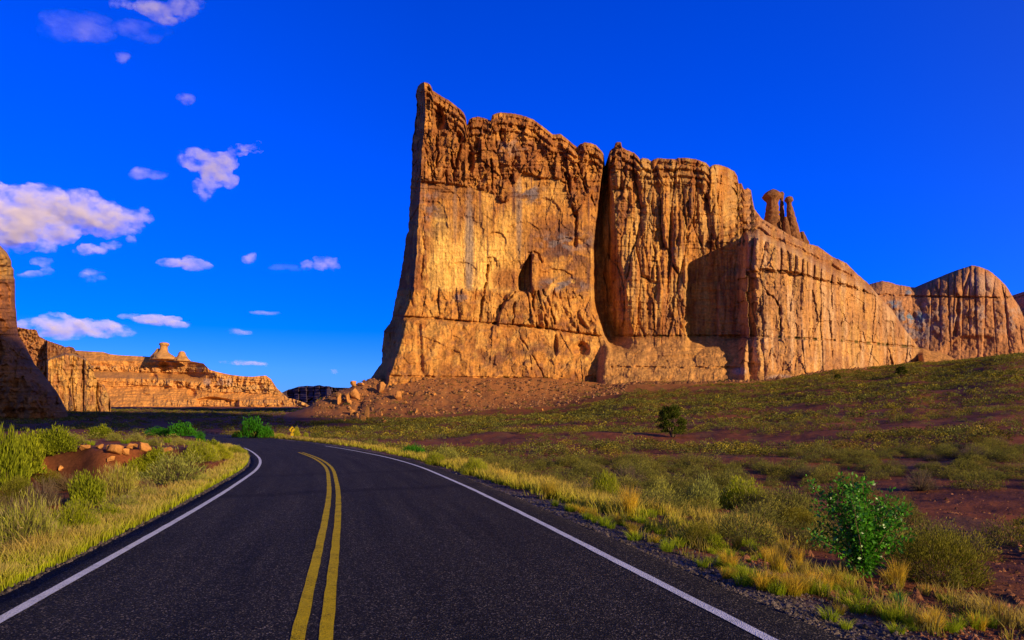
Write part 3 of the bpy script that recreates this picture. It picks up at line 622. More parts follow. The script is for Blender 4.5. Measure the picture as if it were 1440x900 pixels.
# dome behind the right end
def dome():
    p = np.linspace(1215, 1600, 420); nr = 260
    top = tab([(1200, 405), (1215, 402), (1225, 399), (1240, 395), (1252, 397), (1260, 400), (1275, 402.5), (1290, 405), (1293, 403), (1315, 392), (1345, 380), (1358, 376), (1367, 373), (1377, 375), (1390, 380), (1397, 385), (1406, 393), (1415, 402), (1427, 422), (1435, 433), (1440, 436), (1445, 425), (1470, 400), (1520, 390), (1600, 420)])
    tp = top(p) + .8 * fbm(p * .3, 0 * p, 2, 3); P, V = np.meshgrid(p, np.linspace(0, 1, nr)); x = P; y = 530 + V * (tp - 530)[None]
    Y = tab([(1215, 440), (1285, 436), (1330, 428), (1380, 421), (1440, 416), (1455, 426), (1600, 430)])(x)
    D = np.zeros(x.shape)
    q = (x + 2 * fbm(x * .04, y * .02, 4, 2) - (y - 400) * .12 * ss(1380, 1430, x)) / 12.5
    f1, f2, idv, dx, dy = worley(q, y / 130, 51)
    rd = np.sqrt(np.clip(1 - np.clip(np.abs(dx) / .65, 0, 1) ** 2, 0, 1))
    g1 = 416 + .006 * (x - 1240)
    amp = np.where(y < g1, 2.6, 1.1 * ss(500, 430, y)) * ss(1290, 1320, x) + .3
    D -= amp * (rd - .5 + .6 * (idv - .5)); D += amp * .5 * ss(.14, 0, f2 - f1)
    D += crack(x, y, [(1225, 414), (1290, 417), (1430, 419)], 1.6, 1.8)
    blw = y - np.interp(P, p, tp); D += (1 - np.sqrt(np.clip(1 - np.clip(1 - blw / 34, 0, 1) ** 2, 0, 1))) * 20
    D += 1.5 * ss(470, 476, y + .0 * x) * ss(1312, 1335, x) * ss(1405, 1390, x + (500 - y) * .2) * ss(0, 6, y - (500 - np.clip((x - 1310), 0, 45) * .75))
    D -= 9 * ss(478, 520, y) * ss(1420, 1300, x) * .4
    D += 1.6 * fbm(x * .05, y * .05, 5, 4) + .5 * fbm(x * .2, y * .15, 7, 3)
    D += crack(x, y, [(1345, 415), (1348, 440), (1343, 470)], 3.5, 2.0)
    C = np.empty(x.shape + (3,)); C[:] = (.50, .225, .10)
    C = mixc(C, (.30, .135, .07), .6 * ss(-.1, .4, fbc(x * .12, y * .012, 4, 4)))
    C = mixc(C, (.42, .31, .27), .6 * ss(-.05, .4, fbc(x * .07, y * .05, 14, 4)) * ss(420, 426, y) * ss(475, 455, y) + .5 * blob(x, y, 1378, 400, 22, 14))
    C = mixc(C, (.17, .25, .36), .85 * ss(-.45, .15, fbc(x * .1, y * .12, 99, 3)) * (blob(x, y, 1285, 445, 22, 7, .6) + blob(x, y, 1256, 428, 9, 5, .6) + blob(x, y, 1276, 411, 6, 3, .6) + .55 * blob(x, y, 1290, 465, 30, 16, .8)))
    C = C * (1 + .2 * fbm(x * .4, y * .3, 60, 3))[..., None]
    return x, y, Y + D, np.clip(C, .01, .9)
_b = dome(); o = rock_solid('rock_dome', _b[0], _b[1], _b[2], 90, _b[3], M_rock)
tag(o, 'rounded fluted sandstone dome behind the low right end of the great fin', 'rock dome')

# left butte, its lower part in shade
def butte():
    nr, nc = 300, 260
    u = np.linspace(0, 1, nc); U, V = np.meshgrid(u, np.linspace(0, 1, nr))
    xr = tab([(318, -12), (335, -6), (345, 0), (356, 10.5), (367, 16), (375, 16.5), (379, 19.5), (388, 18.5), (393, 21), (415, 21), (428, 21.5), (441, 23), (460, 24), (471, 25.5), (489, 37), (511, 48), (527, 61), (551, 80), (560, 85), (580, 95), (602, 97)])
    tp = tab([(0, 330), (.6, 318), (.9, 322), (1, 340)])(u) + 1.5 * fbm(u * 20, 0 * u, 4, 3)
    y = 602 + V * (tp - 602)[None]; XR = xr(y) + .8 * fbm(y * .2, 0 * y, 3, 3)
    x = -330 + U * (XR + 330)
    e = XR - x
    Y = 250 + 34 * (1 - np.sqrt(np.clip(1 - np.clip(1 - e / 55, 0, 1) ** 2, 0, 1)))
    D = 1.3 * fbm(x * .06, y * .04, 4, 4) - ss(470, 570, y) * 12
    bed = fbm(y * .16, x * .004, 9, 4); D += bed * 2.0
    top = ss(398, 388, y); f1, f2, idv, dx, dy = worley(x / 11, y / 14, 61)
    D += top * (2.0 * (idv - .5) + 1.6 * ss(.12, 0, f2 - f1)) + 2.5 * blob(x, y, 2, 381, 6, 7) + 2.0 * ss(396, 400, y) * ss(470, 420, y)
    D += crack(x, y, [(-330, 471), (100, 472)], 2, 1.2); D -= 3.2 * facets(x + 2 * fbm(x * .1, y * .1, 3, 2), y, 26, 1.3, 211) + 2.0 * facets(x, y + 2 * fbm(x * .1, y * .1, 5, 2), 11, 1.2, 213) + 1.0 * facets(x, y, 5, 1, 215)
    C = np.empty(x.shape + (3,)); C[:] = (.46, .175, .065)
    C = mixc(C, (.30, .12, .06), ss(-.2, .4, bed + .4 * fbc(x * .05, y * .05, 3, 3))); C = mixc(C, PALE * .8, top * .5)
    C = C * (1 + .2 * fbm(x * .4, y * .3, 60, 3))[..., None]
    return x, y, Y + D, np.clip(C, .01, .9)
_b = butte(); o = rock_solid('rock_butte', _b[0], _b[1], _b[2], 60, _b[3], M_rock, splay=True)
tag(o, 'shaded red sandstone butte at the left edge with only its top catching the sun', 'rock butte')

# short fin between the butte and the far mesa
def short_fin():
    p = np.linspace(14, 156, 300); nr = 220
    top = tab([(14, 462), (25, 460), (40, 463), (49, 463), (52, 465), (55, 473), (67, 479), (85, 485), (92, 488), (97, 487), (104, 489), (107, 495), (110, 499), (117, 500), (123, 507), (130, 516), (133, 528), (137, 536), (141, 540), (146, 541), (150, 550), (156, 566)])
    tp = top(p) + .9 * fbm(p * .4, 0 * p, 2, 3); P, V = np.meshgrid(p, np.linspace(0, 1, nr)); x = P; y = 592 + V * (tp - 592)[None]
    Y = np.full(x.shape, 445.0)
    ridge = tab([(60, 520), (66, 509), (70, 506), (80, 503), (92, 499), (104, 500), (117, 505), (123, 508), (156, 560)])(x)
    D = 45 * ss(67.5, 65.5, x) + 26 * ss(0, 3, ridge - y) * ss(66, 68, x) + 30 * np.clip((ridge - y) / 30, 0, 1) * ss(66, 68, x)
    D += 15 * ss(101, 99, x) * ss(66, 68, x) * 0
    q = x / 15 + .2 * fbm(x * .04, y * .02, 4, 2); f1, f2, idv, dx, dy = worley(q, y / 150, 71)
    rd = np.sqrt(np.clip(1 - np.clip(np.abs(dx) / .65, 0, 1) ** 2, 0, 1))
    D -= ss(98, 104, x) * 5.5 * (rd - .5 + .6 * (idv - .5)) ; D += ss(98, 104, x) * 4 * ss(.12, 0, f2 - f1)
    D -= 2.4 * facets(x, y, 9, 2.4, 221) + 1.4 * facets(x, y, 4, 1.6, 223)
    D += 1.5 * fbm(x * .1, y * .06, 5, 4) + 1.2 * fbm(y * .2, x * .01, 7, 3) - 14 * ss(545, 580, y)
    D += (ridge > y) * 3.0 * fbm(x * .25, y * .25, 11, 2)
    C = np.empty(x.shape + (3,)); C[:] = (.60, .32, .10)
    C = mixc(C, (.42, .19, .075), ss(-.1, .4, fbc(x * .1, y * .04, 4, 4))); C = mixc(C, (.36, .15, .07), ss(0, 5, ridge - y) * .7)
    C = C * (1 + .2 * fbm(x * .4, y * .3, 60, 3))[..., None]
    return x, y, Y + D, np.clip(C, .01, .9)
_b = short_fin(); o = rock_solid('rock_fin', _b[0], _b[1], _b[2], 60, _b[3], M_rock, splay=True)
tag(o, 'short golden sandstone fin with vertical clefts between the shaded butte and the long mesa', 'rock fin')

# long terraced mesa
def mesa():
    p = np.linspace(95, 436, 620); nr = 240
    top = tab([(95, 492), (124, 494), (145, 495), (155, 498), (168, 499.5), (209, 501.5), (225, 503), (262, 507), (270, 508), (286, 511), (295, 520), (310, 524), (324, 527), (340, 529), (355, 529.7), (362, 529), (374, 528), (381, 533), (389, 545.5), (395, 551), (402, 557), (405, 560), (412, 561), (419, 563), (430, 567), (436, 571)])
    tp = top(p) + .5 * fbm(p * .5, 0 * p, 2, 3); P, V = np.meshgrid(p, np.linspace(0, 1, nr)); x = P; y = 592 + V * (tp - 592)[None]
    yt = np.interp(P, p, tp)
    l1 = 521 + .02 * (x - 150) + .8 * pn(x * .1, 0 * x, 4); l2 = tab([(95, 530), (200, 533), (260, 536), (300, 543), (350, 543.5), (389, 545.5), (436, 566)])(x) + .7 * pn(x * .08, 0 * x, 8)
    Y = np.full(x.shape, 850.0)
    D = np.zeros(x.shape)
    D += 40 * np.clip((l2 - y) / 10, 0, 1) * ss(300, 260, x) + 25 * np.clip((l1 - 14 - y) / 12, 0, 1.5) + 34 * np.clip((572 - y) / 26, 0, 1)
    cb = ss(-7, -6, y - l1) * ss(1.5, 0, y - l1) * ss(300, 285, x) + ss(-3, -2, y - l2) * ss(9, 8, y - l2) * ss(150, 230, x) * .9 + ss(562, 563, y) * ss(571, 570, y) * ss(205, 220, x) * .7 + ss(0, 1, y - yt - 2) * ss(20, 18, y - yt) * ss(295, 305, x) * ss(386, 380, x) * .8
    f1, f2, idv, dx, dy = worley(x / 5 + .3 * pn(x * .1, y * .1, 2), y / 26, 81)
    D += cb * (5 * (idv - .5) + 2.5 * crk(f1, f2, .16, x, y, 87) - 3)
    D += 9 * blob(x, y, 232, 522, 8, 14) + 12 * blob(x, y, 216, 533, 5, 7) + 10 * blob(x, y, 270, 553, 5, 5, .6) + 14 * ss(272, 280, x) * ss(337, 333, x) * ss(559, 563, y - 2 * np.sin(x * .1)) * ss(573, 571, y)
    bed = fbm(y * .4 + 2 * fbm(x * .02, y * .05, 3, 3), x * .015, 9, 3); D += bed * 2.2 + 5 * fbm(x * .06, y * .1, 4, 4)
    D -= 20 * ss(1, 12, x - 390) * 0
    C = np.empty(x.shape + (3,)); C[:] = (.62, .275, .075)
    C = mixc(C, (.46, .20, .075), .55 * ss(-.15, .35, bed + .3 * fbc(x * .05, y * .1, 3, 3))); C = mixc(C, (.66, .37, .14), .5 * cb)
    D -= (.25 + cb) * (3.5 * facets(x, y, 8, 1.1, 231) + 2 * facets(x, y, 3.6, 1.0, 233))
    for cx_ in (291, 311, 322): C = mixc(C, (.42, .30, .27), .6 * blob(x, y, cx_, 537, 5, 5))
    C = C * (1 + .2 * fbm(x * .7, y * .5, 60, 3))[..., None]
    return x, y, Y + D, np.clip(C, .01, .9)
mesa_o = bpy.data.objects.new('mesa', None); COL.objects.link(mesa_o)
tag(mesa_o, 'long low golden mesa in horizontal ledges on the left horizon, topped by a small turret', 'mesa')
_b = mesa(); rock_solid('rock_wall', _b[0], _b[1], _b[2], 260, _b[3], M_far, mesa_o, splay=True)
MC = np.array([.52, .26, .095])
lathe_rock('rock_turret', [(481.5, 231, 3), (482.5, 231, 6), (485, 231, 6.2), (487, 230.5, 5), (493, 230, 5), (495, 229.5, 7), (498, 229, 10), (501, 231, 13), (506, 232, 19)], 905, M_far, mesa_o, MC, 3, rough=.1)
lathe_rock('rock_turret', [(494, 256, 2), (496, 256, 4), (499, 256, 5), (502, 256, 7), (508, 257, 11)], 905, M_far, mesa_o, MC, 6, rough=.1)
lathe_rock('rock_turret', [(490, 222.5, 1.5), (493, 222, 3), (498, 220, 5), (506, 219, 9)], 908, M_far, mesa_o, MC * .8, 9, rough=.1)

# violet mesa far beyond
def far_mesa():
    p = np.linspace(380, 640, 260); nr = 70
    top = tab([(380, 556), (397, 552), (405, 548), (413, 546), (420, 543.5), (432, 542.5), (440, 543), (449, 541.5), (455, 543), (462, 543), (470, 545), (520, 546), (640, 545)])
    tp = top(p) + .4 * fbm(p * .4, 0 * p, 2, 3); P, V = np.meshgrid(p, np.linspace(0, 1, nr)); x = P; y = 585 + V * (tp - 585)[None]
    Y = np.full(x.shape, 2900.0) + 200 * ss(460, 400, x)
    f1, f2, idv, dx, dy = worley(x / 9, y / 30, 91)
    D = 60 * (idv - .5) + 40 * ss(.14, 0, f2 - f1) + 120 * np.clip((572 - y) / 25, 0, 1) + 40 * fbm(y * .5, x * .02, 3, 3)
    C = np.empty(x.shape + (3,)); C[:] = (.075, .05, .085); C = mixc(C, (.14, .075, .075), ss(0, .4, fbm(y * .5, x * .03, 7, 3)))  # shade on the distant mesa is put into its dark violet colour
    return x, y, Y + D, C
_b = far_mesa(); o = rock_solid('distant_mesa', _b[0], _b[1], _b[2], 600, _b[3], M_far)
tag(o, 'dark violet flat-topped mesa far away between the golden mesa and the great fin', 'mesa')
#PART2
# ------------------------------------------------------------------ boulders
def boulder_mesh(seed, cuts=9, elong=(1, 1, 1)):
    r = np.random.default_rng(seed)
    bpy_me = bpy.data.meshes.new('tmp'); import bmesh
    bm = bmesh.new(); bmesh.ops.create_icosphere(bm, subdivisions=4, radius=1.0)
    V = np.array([v.co[:] for v in bm.verts]); T = np.array([[v.index for v in f.verts] for f in bm.faces]); bm.free(); bpy.data.meshes.remove(bpy_me)
    for k in range(cuts):
        n = r.normal(size=3); n /= np.linalg.norm(n); d = r.uniform(.34, .72)
        V = V - n * np.maximum(V @ n - d, 0)[:, None] * .94
    V = V * np.array(elong)
    V = V * (1 + .07 * fbm(V[:, 0] * 2 + seed, V[:, 1] * 2, V[:, 2] * 2, 4) + .03 * np.sin(V[:, 2] * 14 + seed))[:, None]
    V[:, 2] -= V[:, 2].min() + .12; V /= (np.abs(V[:, :2]).max() * 1.0)
    c = np.array([.54, .235, .07])[None] * (1 + .5 * fbm(V[:, 0] * 2, V[:, 1] * 2, V[:, 2] * 2 + seed, 3))[:, None]
    return mesh('boulder', V, [T], c, False)
BM = [boulder_mesh(k, 13 + k % 4, e) for k, e in enumerate([(1, .9, .9), (1, .8, 1.3), (1, .8, .6), (.8, .8, 1.6), (1.2, .9, .7), (1, 1, 1)])]
def boulder(px, py, w, h, k, label, group=None, rot=None, tilt=0.0, ymin=150):
    X, Y, Z = ground_at(px, py, ymin); s = w * Y / FPX / 2
    o = link('boulder', BM[k % len(BM)], M_boulder); o.location = (X, Y, Z - .05 * s)
    hh = max(v.co.z for v in BM[k % len(BM)].vertices)
    o.scale = (s, s, h * Y / FPX / hh); o.rotation_euler = (0, tilt, rot if rot is not None else (k * 1.7 + px) % 6.28)
    return tag(o, label, 'boulder', group)
GB = 'boulders on the talus slope'
for a in [(477, 568, 13, 16, 3, 'tall blocky boulder standing on the dark left edge of the talus slope', 0.05), (504, 562, 15, 17, 1, 'large pale boulder tilted to the right, its broad face lit golden', .5), (489, 565, 12, 13, 0, 'shaded boulder wedged between the tall blocky one and the tilted golden one', -.2),
          (509, 594, 11, 11, 0, 'squat boulder at the foot of the talus, resting against an upright slab', 0), (516, 590, 8, 19, 3, 'narrow upright slab of rock at the foot of the talus slope', .12), (496, 584, 10, 9, 5, 'round tan boulder halfway down the left shoulder of the talus', 0),
          (484, 594, 7, 9, 1, 'small pointed boulder at the lowest left corner of the talus', 0), (537, 552, 17, 15, 0, 'broad brown boulder below the left foot of the great fin', 0), (562, 562, 14, 12, 4, 'wedge-shaped boulder alone in the middle of the upper talus', .2),
          (541, 596, 11, 6, 2, 'low flat boulder at the bottom edge of the talus beside sagebrush', 0), (486, 547, 13, 8, 2, 'dark flat boulder on the skyline of the talus ridge, the lower of two', 0), (498, 544, 10, 8, 5, 'dark knobby boulder on the talus skyline just left of the fin', 0)]:
    boulder(*a[:6], GB, tilt=a[6])
rb = np.random.default_rng(21)
for k in range(60):
    px = rb.choice([rb.normal(530, 35), rb.uniform(500, 830), rb.uniform(500, 700)]); py = rb.uniform(538, 592)
    if px < 470: continue
    w = float(np.clip(rb.lognormal(1.15, .45), 1.8, 8))
    boulder(px, py, w, w * rb.uniform(.6, 1.1), int(rb.integers(0, 6)), 'small angular boulder lying loose on the open talus slope', 'small boulders on the talus', tilt=rb.uniform(-.4, .4))
# loose rubble on the talus
A = Acc(); tet = np.array([[-1, -.8, 0], [1, -.7, 0], [.1, 1, 0], [.1, -.1, 1.1], [.6, .5, .7]]); tf = np.array([[0, 1, 3], [1, 4, 3], [1, 2, 4], [2, 0, 3], [2, 3, 4]])
n = 9500; px = rb.uniform(440, 1290, n); uu = rb.uniform(0, 1, n) ** 1.4
Yr = _footY(px) - 3 - uu * 48; Xr = (px - CX) / FPX * Yr; keep = (px < 880) | (uu < .25); Xr, Yr = Xr[keep], Yr[keep]
Zr = terrain(Xr, Yr)
for x, y, z in zip(Xr, Yr, Zr):
    s = float(np.clip(rb.lognormal(-.85, .6), .12, 1.8)); a = rb.uniform(0, 6.28); M = np.array([[math.cos(a), -math.sin(a), 0], [math.sin(a), math.cos(a), 0], [0, 0, 1]])
    V = (tet * rb.uniform(.6, 1.3, 3)) @ M.T * s * .6 + [x, y, z - .1 * s]
    A.add(V, np.array([.40, .18, .075]) * rb.uniform(.5, 1.35), T=tf)
tag(link('rubble', A.mesh('rubble'), M_boulder), kind='stuff')
# broken ledge rocks in the bank left of the road
GL = 'orange rocks in the earth bank'
for a in [(166, 641, 26, 14, 4, 'largest orange rock jutting from the earth bank left of the road'), (201, 634, 22, 12, 2, 'flat orange rock set apart in the top of the earth bank'), (178, 645, 13, 9, 5, 'small rounded orange rock tucked below the largest one in the bank'),
          (153, 640, 12, 10, 0, 'small dark-sided rock at the left of the largest orange rock'), (168, 632, 24, 8, 2, 'thin orange slab lying across the top of the largest bank rock'), (47, 662, 22, 12, 0, 'lone orange rock low in the hollow beside the big green bush'),
          (60, 664, 12, 7, 5, 'pebble-like orange rock right of the lone rock in the hollow'), (86, 662, 14, 7, 2, 'low brown rock in the middle of the hollow floor'), (118, 632, 20, 7, 4, 'dusty ledge rock at the left of the bank top'), (140, 631, 18, 7, 2, 'dusty ledge rock between the left ledge end and the largest orange rock'), (232, 637, 22, 7, 4, 'low brown ledge rock at the right end of the earth bank'), (184, 632, 20, 9, 0, 'broken ledge block between the thin slab and the flat orange rock'), (156, 652, 12, 8, 3, 'dark rock fallen into the hollow below the largest orange rock'), (216, 644, 12, 6, 5, 'small brown rock under the flat orange one')]:
    o = boulder(*a, GL, ymin=12)
# gravel on the shoulders
A = Acc(); rgv = np.random.default_rng(5)
n = 9000; side = rgv.uniform(0, 1, n) < .72; Yg_ = 4.5 / (1 - rgv.uniform(0, .86, n)); offg = np.where(side, R_EDGE + np.abs(rgv.normal(0, .9, n)), L_EDGE - np.abs(rgv.normal(0, .25, n)))
dxg = slope(Yg_); nl = np.sqrt(1 + dxg ** 2); Xg_ = bend(Yg_) + offg / nl; Yg2 = Yg_ - offg * dxg / nl; Zg_ = np.where(np.maximum(offg - R_EDGE, L_EDGE - offg) < .05, 0.0, terrain(Xg_, Yg2))
for x, y, z in zip(Xg_, Yg2, Zg_):
    s = float(np.clip(rgv.lognormal(-4.45, .45), .005, .04)) * (1 + y * .02); V = (tet * rgv.uniform(.6, 1.3, 3)) * s + [x, y, z - .1 * s]
    A.add(V, np.array([.15, .115, .10]) * rgv.uniform(.3, 1.5), T=tf)
nS = 5200; Ys_ = 6.0 / (1 - rgv.uniform(0, .82, nS)); Ps_ = rgv.uniform(700, 1500, nS); Xs_ = (Ps_ - CX) / FPX * Ys_; ok_ = road_off(Xs_, Ys_) > R_EDGE + 1.0; Xs_, Ys_ = Xs_[ok_], Ys_[ok_]; Zs_ = terrain(Xs_, Ys_)
for x, y, z in zip(Xs_, Ys_, Zs_):
    sz = float(np.clip(rgv.lognormal(-4.2, .7), .008, .09)) * (1 + y * .02); A.add((tet * rgv.uniform(.6, 1.3, 3)) * sz + [x, y, z - .1 * sz], np.array([.27, .11, .055]) * rgv.uniform(.35, 1.6), T=tf)
tag(link('gravel', A.mesh('gravel'), M_boulder), kind='stuff')

# ------------------------------------------------------------------ plants
def unit(v): return v / np.maximum(np.linalg.norm(v, axis=-1, keepdims=True), 1e-9)
def leaves(P, D, L, Wd, col, r, jit=.35):
    """narrow four-sided leaves at P along D"""
    n = len(P); D = unit(D + r.normal(size=(n, 3)) * jit); S = unit(np.cross(D, r.normal(size=(n, 3))))
    L = np.broadcast_to(L, n)[:, None] * r.uniform(.6, 1.3, (n, 1)); Wd = np.broadcast_to(Wd, n)[:, None] * r.uniform(.7, 1.2, (n, 1))
    V = np.stack([P, P + D * L * .45 + S * Wd, P + D * L, P + D * L * .45 - S * Wd], 1).reshape(-1, 3)
    C = np.repeat(col, 4, 0) if len(np.shape(col)) > 1 else np.tile(col, (4 * n, 1))
    return V, C, np.arange(4 * n).reshape(n, 4)
def dome_pts(n, r, lump=.25, lo=.3, seed=0, flat=0.0):
    d = unit(r.normal(size=(n, 3))); d[:, 2] = np.abs(d[:, 2]) * (1 - flat) + .02; d = unit(d)
    t = lo + (1 - lo) * r.uniform(0, 1, n) ** .45
    k = 1 + lump * 2 * fbm(d[:, 0] * 2.2 + seed, d[:, 1] * 2.2, d[:, 2] * 2.2, 3)
    return d * (t * k)[:, None], d, t
def brush(seed, n, L, Wd, c0, c1, lump=.25, up=.5, twig=0, flat=.1, tipc=None):
    """a rounded desert bush one unit in radius and about one unit tall"""
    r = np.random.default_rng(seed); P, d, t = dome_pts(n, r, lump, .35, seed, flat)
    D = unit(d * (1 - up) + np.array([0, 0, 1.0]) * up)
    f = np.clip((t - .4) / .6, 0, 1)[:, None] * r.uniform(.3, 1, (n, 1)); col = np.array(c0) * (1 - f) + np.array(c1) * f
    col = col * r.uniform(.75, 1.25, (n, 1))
    if tipc is not None:
        m = (t > .86) & (r.uniform(0, 1, n) < .35); col[m] = np.array(tipc) * r.uniform(.8, 1.2, (m.sum(), 1))
    P[:, 2] *= .92
    A = Acc(); V, C, Q = leaves(P, D, L, Wd, col, r); A.add(V, C, Q=Q)
    if twig:
        e, dd, tt = dome_pts(twig, r, lump, .8, seed, flat); s0 = e * .12 + r.normal(size=(twig, 3)) * .05; s0[:, 2] = -.03
        mid_ = (s0 + e) / 2; mid_[:, 2] += .1; w = .012
        o = unit(np.cross(e - s0, r.normal(size=(twig, 3)))) * w
        V = np.stack([s0 - o, s0 + o, mid_ + o * .7, mid_ - o * .7, e + o * .2, e - o * .2], 1).reshape(-1, 3); b = np.arange(twig) * 6
        A.add(V, np.array([.20, .145, .085]) * r.uniform(.6, 1.3, (twig * 6, 1)), Q=np.concatenate([np.stack([b, b + 1, b + 2, b + 3], 1), np.stack([b + 3, b + 2, b + 4, b + 5], 1)]))
    return A
def tuft(seed, n, lean, w, c0, c1, c2=None, r0=.25):
    """a clump of arching grass blades one unit tall"""
    r = np.random.default_rng(seed); a = r.uniform(0, 6.283, n); q = np.sqrt(r.uniform(0, 1, n)) * r0
    B = np.stack([np.cos(a) * q, np.sin(a) * q, np.zeros(n) - .03], 1)
    a2 = a + r.normal(0, .6, n); h = r.uniform(.45, 1.05, n); l = lean * r.uniform(.15, 1.1, n) * h
    dr = np.stack([np.cos(a2), np.sin(a2), 0 * a2], 1); S = np.stack([-np.sin(a2 + r.normal(0, .8, n)), np.cos(a2), 0 * a2], 1) * w
    pts = [B + dr * (l * t ** 1.8)[:, None] + np.array([0, 0, 1]) * (h * (t - .22 * lean * t ** 3))[:, None] for t in (0, .4, .75, 1.0)]
    V = np.stack([pts[0] - S, pts[0] + S, pts[1] - S * .85, pts[1] + S * .85, pts[2] - S * .55, pts[2] + S * .55, pts[3]], 1)
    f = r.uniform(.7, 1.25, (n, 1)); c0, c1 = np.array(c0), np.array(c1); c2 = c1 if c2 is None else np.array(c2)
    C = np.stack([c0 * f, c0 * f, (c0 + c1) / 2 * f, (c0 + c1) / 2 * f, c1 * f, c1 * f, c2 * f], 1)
    b = np.arange(n) * 7
    A = Acc(); A.add(V.reshape(-1, 3), C.reshape(-1, 3), Q=np.concatenate([np.stack([b, b + 1, b + 3, b + 2], 1), np.stack([b + 2, b + 3, b + 5, b + 4], 1)]), T=np.stack([b + 4, b + 5, b + 6], 1))
    return A
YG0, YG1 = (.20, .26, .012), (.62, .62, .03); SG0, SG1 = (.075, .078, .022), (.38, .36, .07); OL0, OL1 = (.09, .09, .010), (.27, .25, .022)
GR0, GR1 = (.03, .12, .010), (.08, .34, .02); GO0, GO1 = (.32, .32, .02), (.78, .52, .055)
KIND = {}
def reg(kind, accs, mat=None): KIND[kind] = ([a.mesh(kind) for a in accs], mat or M_leaf)
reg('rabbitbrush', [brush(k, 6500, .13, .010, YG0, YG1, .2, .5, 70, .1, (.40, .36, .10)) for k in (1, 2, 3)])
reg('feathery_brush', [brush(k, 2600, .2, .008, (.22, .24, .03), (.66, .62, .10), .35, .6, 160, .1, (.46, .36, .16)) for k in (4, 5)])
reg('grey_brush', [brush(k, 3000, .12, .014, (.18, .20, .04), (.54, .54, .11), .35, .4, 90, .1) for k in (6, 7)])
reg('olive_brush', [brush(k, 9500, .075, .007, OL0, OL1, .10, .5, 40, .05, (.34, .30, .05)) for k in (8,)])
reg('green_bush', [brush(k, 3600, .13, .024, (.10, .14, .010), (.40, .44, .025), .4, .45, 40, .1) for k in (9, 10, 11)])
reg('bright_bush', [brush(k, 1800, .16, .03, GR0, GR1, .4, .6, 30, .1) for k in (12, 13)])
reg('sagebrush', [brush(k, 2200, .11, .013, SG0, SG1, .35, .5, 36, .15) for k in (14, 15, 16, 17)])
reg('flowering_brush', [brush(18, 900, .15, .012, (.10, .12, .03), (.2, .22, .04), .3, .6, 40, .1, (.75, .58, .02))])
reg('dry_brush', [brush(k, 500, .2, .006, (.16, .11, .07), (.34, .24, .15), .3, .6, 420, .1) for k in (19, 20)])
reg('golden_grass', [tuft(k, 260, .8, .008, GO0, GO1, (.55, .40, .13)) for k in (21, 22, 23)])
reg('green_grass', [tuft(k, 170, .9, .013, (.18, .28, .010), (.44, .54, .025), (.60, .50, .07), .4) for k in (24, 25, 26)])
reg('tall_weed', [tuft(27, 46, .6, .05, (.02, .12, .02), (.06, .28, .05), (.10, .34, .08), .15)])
pr = np.random.default_rng(77); _cnt = {}
def plant(kind, px, py, w, h, label, cat, group=None, ymin=4.0, at=None, name=None):
    X, Y, Z = ground_at(px, py, ymin) if at is None else at
    ms, mat = KIND[kind]; k = _cnt.get(kind, 0); _cnt[kind] = k + 1
    o = link(name or kind, ms[k % len(ms)], mat); s = w * Y / FPX / 2; o.location = (X, Y, Z - .02)
    o.scale = (s, s, h * Y / FPX) if 'grass' not in kind and 'weed' not in kind else (max(s, .4 * h * Y / FPX), max(s, .4 * h * Y / FPX), h * Y / FPX)
    o.rotation_euler = (0, 0, pr.uniform(0, 6.28)); return tag(o, label, cat, group)
GLB = 'shrubs along the left verge'
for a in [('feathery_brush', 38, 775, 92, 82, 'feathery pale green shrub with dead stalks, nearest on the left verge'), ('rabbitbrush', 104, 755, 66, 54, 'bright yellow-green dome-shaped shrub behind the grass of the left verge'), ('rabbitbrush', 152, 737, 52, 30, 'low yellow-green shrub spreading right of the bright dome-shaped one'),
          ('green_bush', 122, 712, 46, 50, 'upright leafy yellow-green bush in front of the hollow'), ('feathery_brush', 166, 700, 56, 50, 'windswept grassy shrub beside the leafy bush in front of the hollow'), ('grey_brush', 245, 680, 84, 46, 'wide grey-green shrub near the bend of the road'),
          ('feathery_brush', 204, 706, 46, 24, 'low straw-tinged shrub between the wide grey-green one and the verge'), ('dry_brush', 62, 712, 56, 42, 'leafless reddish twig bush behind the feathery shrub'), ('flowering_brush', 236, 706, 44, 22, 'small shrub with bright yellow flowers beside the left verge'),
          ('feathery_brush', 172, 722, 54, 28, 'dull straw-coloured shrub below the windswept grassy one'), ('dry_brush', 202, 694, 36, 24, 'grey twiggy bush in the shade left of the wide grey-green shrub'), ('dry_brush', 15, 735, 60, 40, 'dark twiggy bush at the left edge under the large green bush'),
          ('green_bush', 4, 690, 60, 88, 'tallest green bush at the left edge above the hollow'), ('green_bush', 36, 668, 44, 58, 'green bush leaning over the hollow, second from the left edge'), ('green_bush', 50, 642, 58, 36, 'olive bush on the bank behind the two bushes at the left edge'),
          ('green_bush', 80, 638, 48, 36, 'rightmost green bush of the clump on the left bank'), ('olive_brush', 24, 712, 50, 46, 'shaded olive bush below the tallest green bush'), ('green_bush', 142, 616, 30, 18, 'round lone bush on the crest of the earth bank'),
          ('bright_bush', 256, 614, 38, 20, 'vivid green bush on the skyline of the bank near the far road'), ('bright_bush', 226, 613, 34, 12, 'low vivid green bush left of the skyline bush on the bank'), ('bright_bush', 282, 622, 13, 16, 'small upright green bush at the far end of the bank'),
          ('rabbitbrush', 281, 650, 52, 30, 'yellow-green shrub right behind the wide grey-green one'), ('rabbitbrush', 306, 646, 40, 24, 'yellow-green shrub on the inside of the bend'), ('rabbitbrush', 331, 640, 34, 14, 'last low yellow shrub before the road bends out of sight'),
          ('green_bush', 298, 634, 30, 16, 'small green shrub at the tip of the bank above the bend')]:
    plant(*a, 'shrub', GLB)
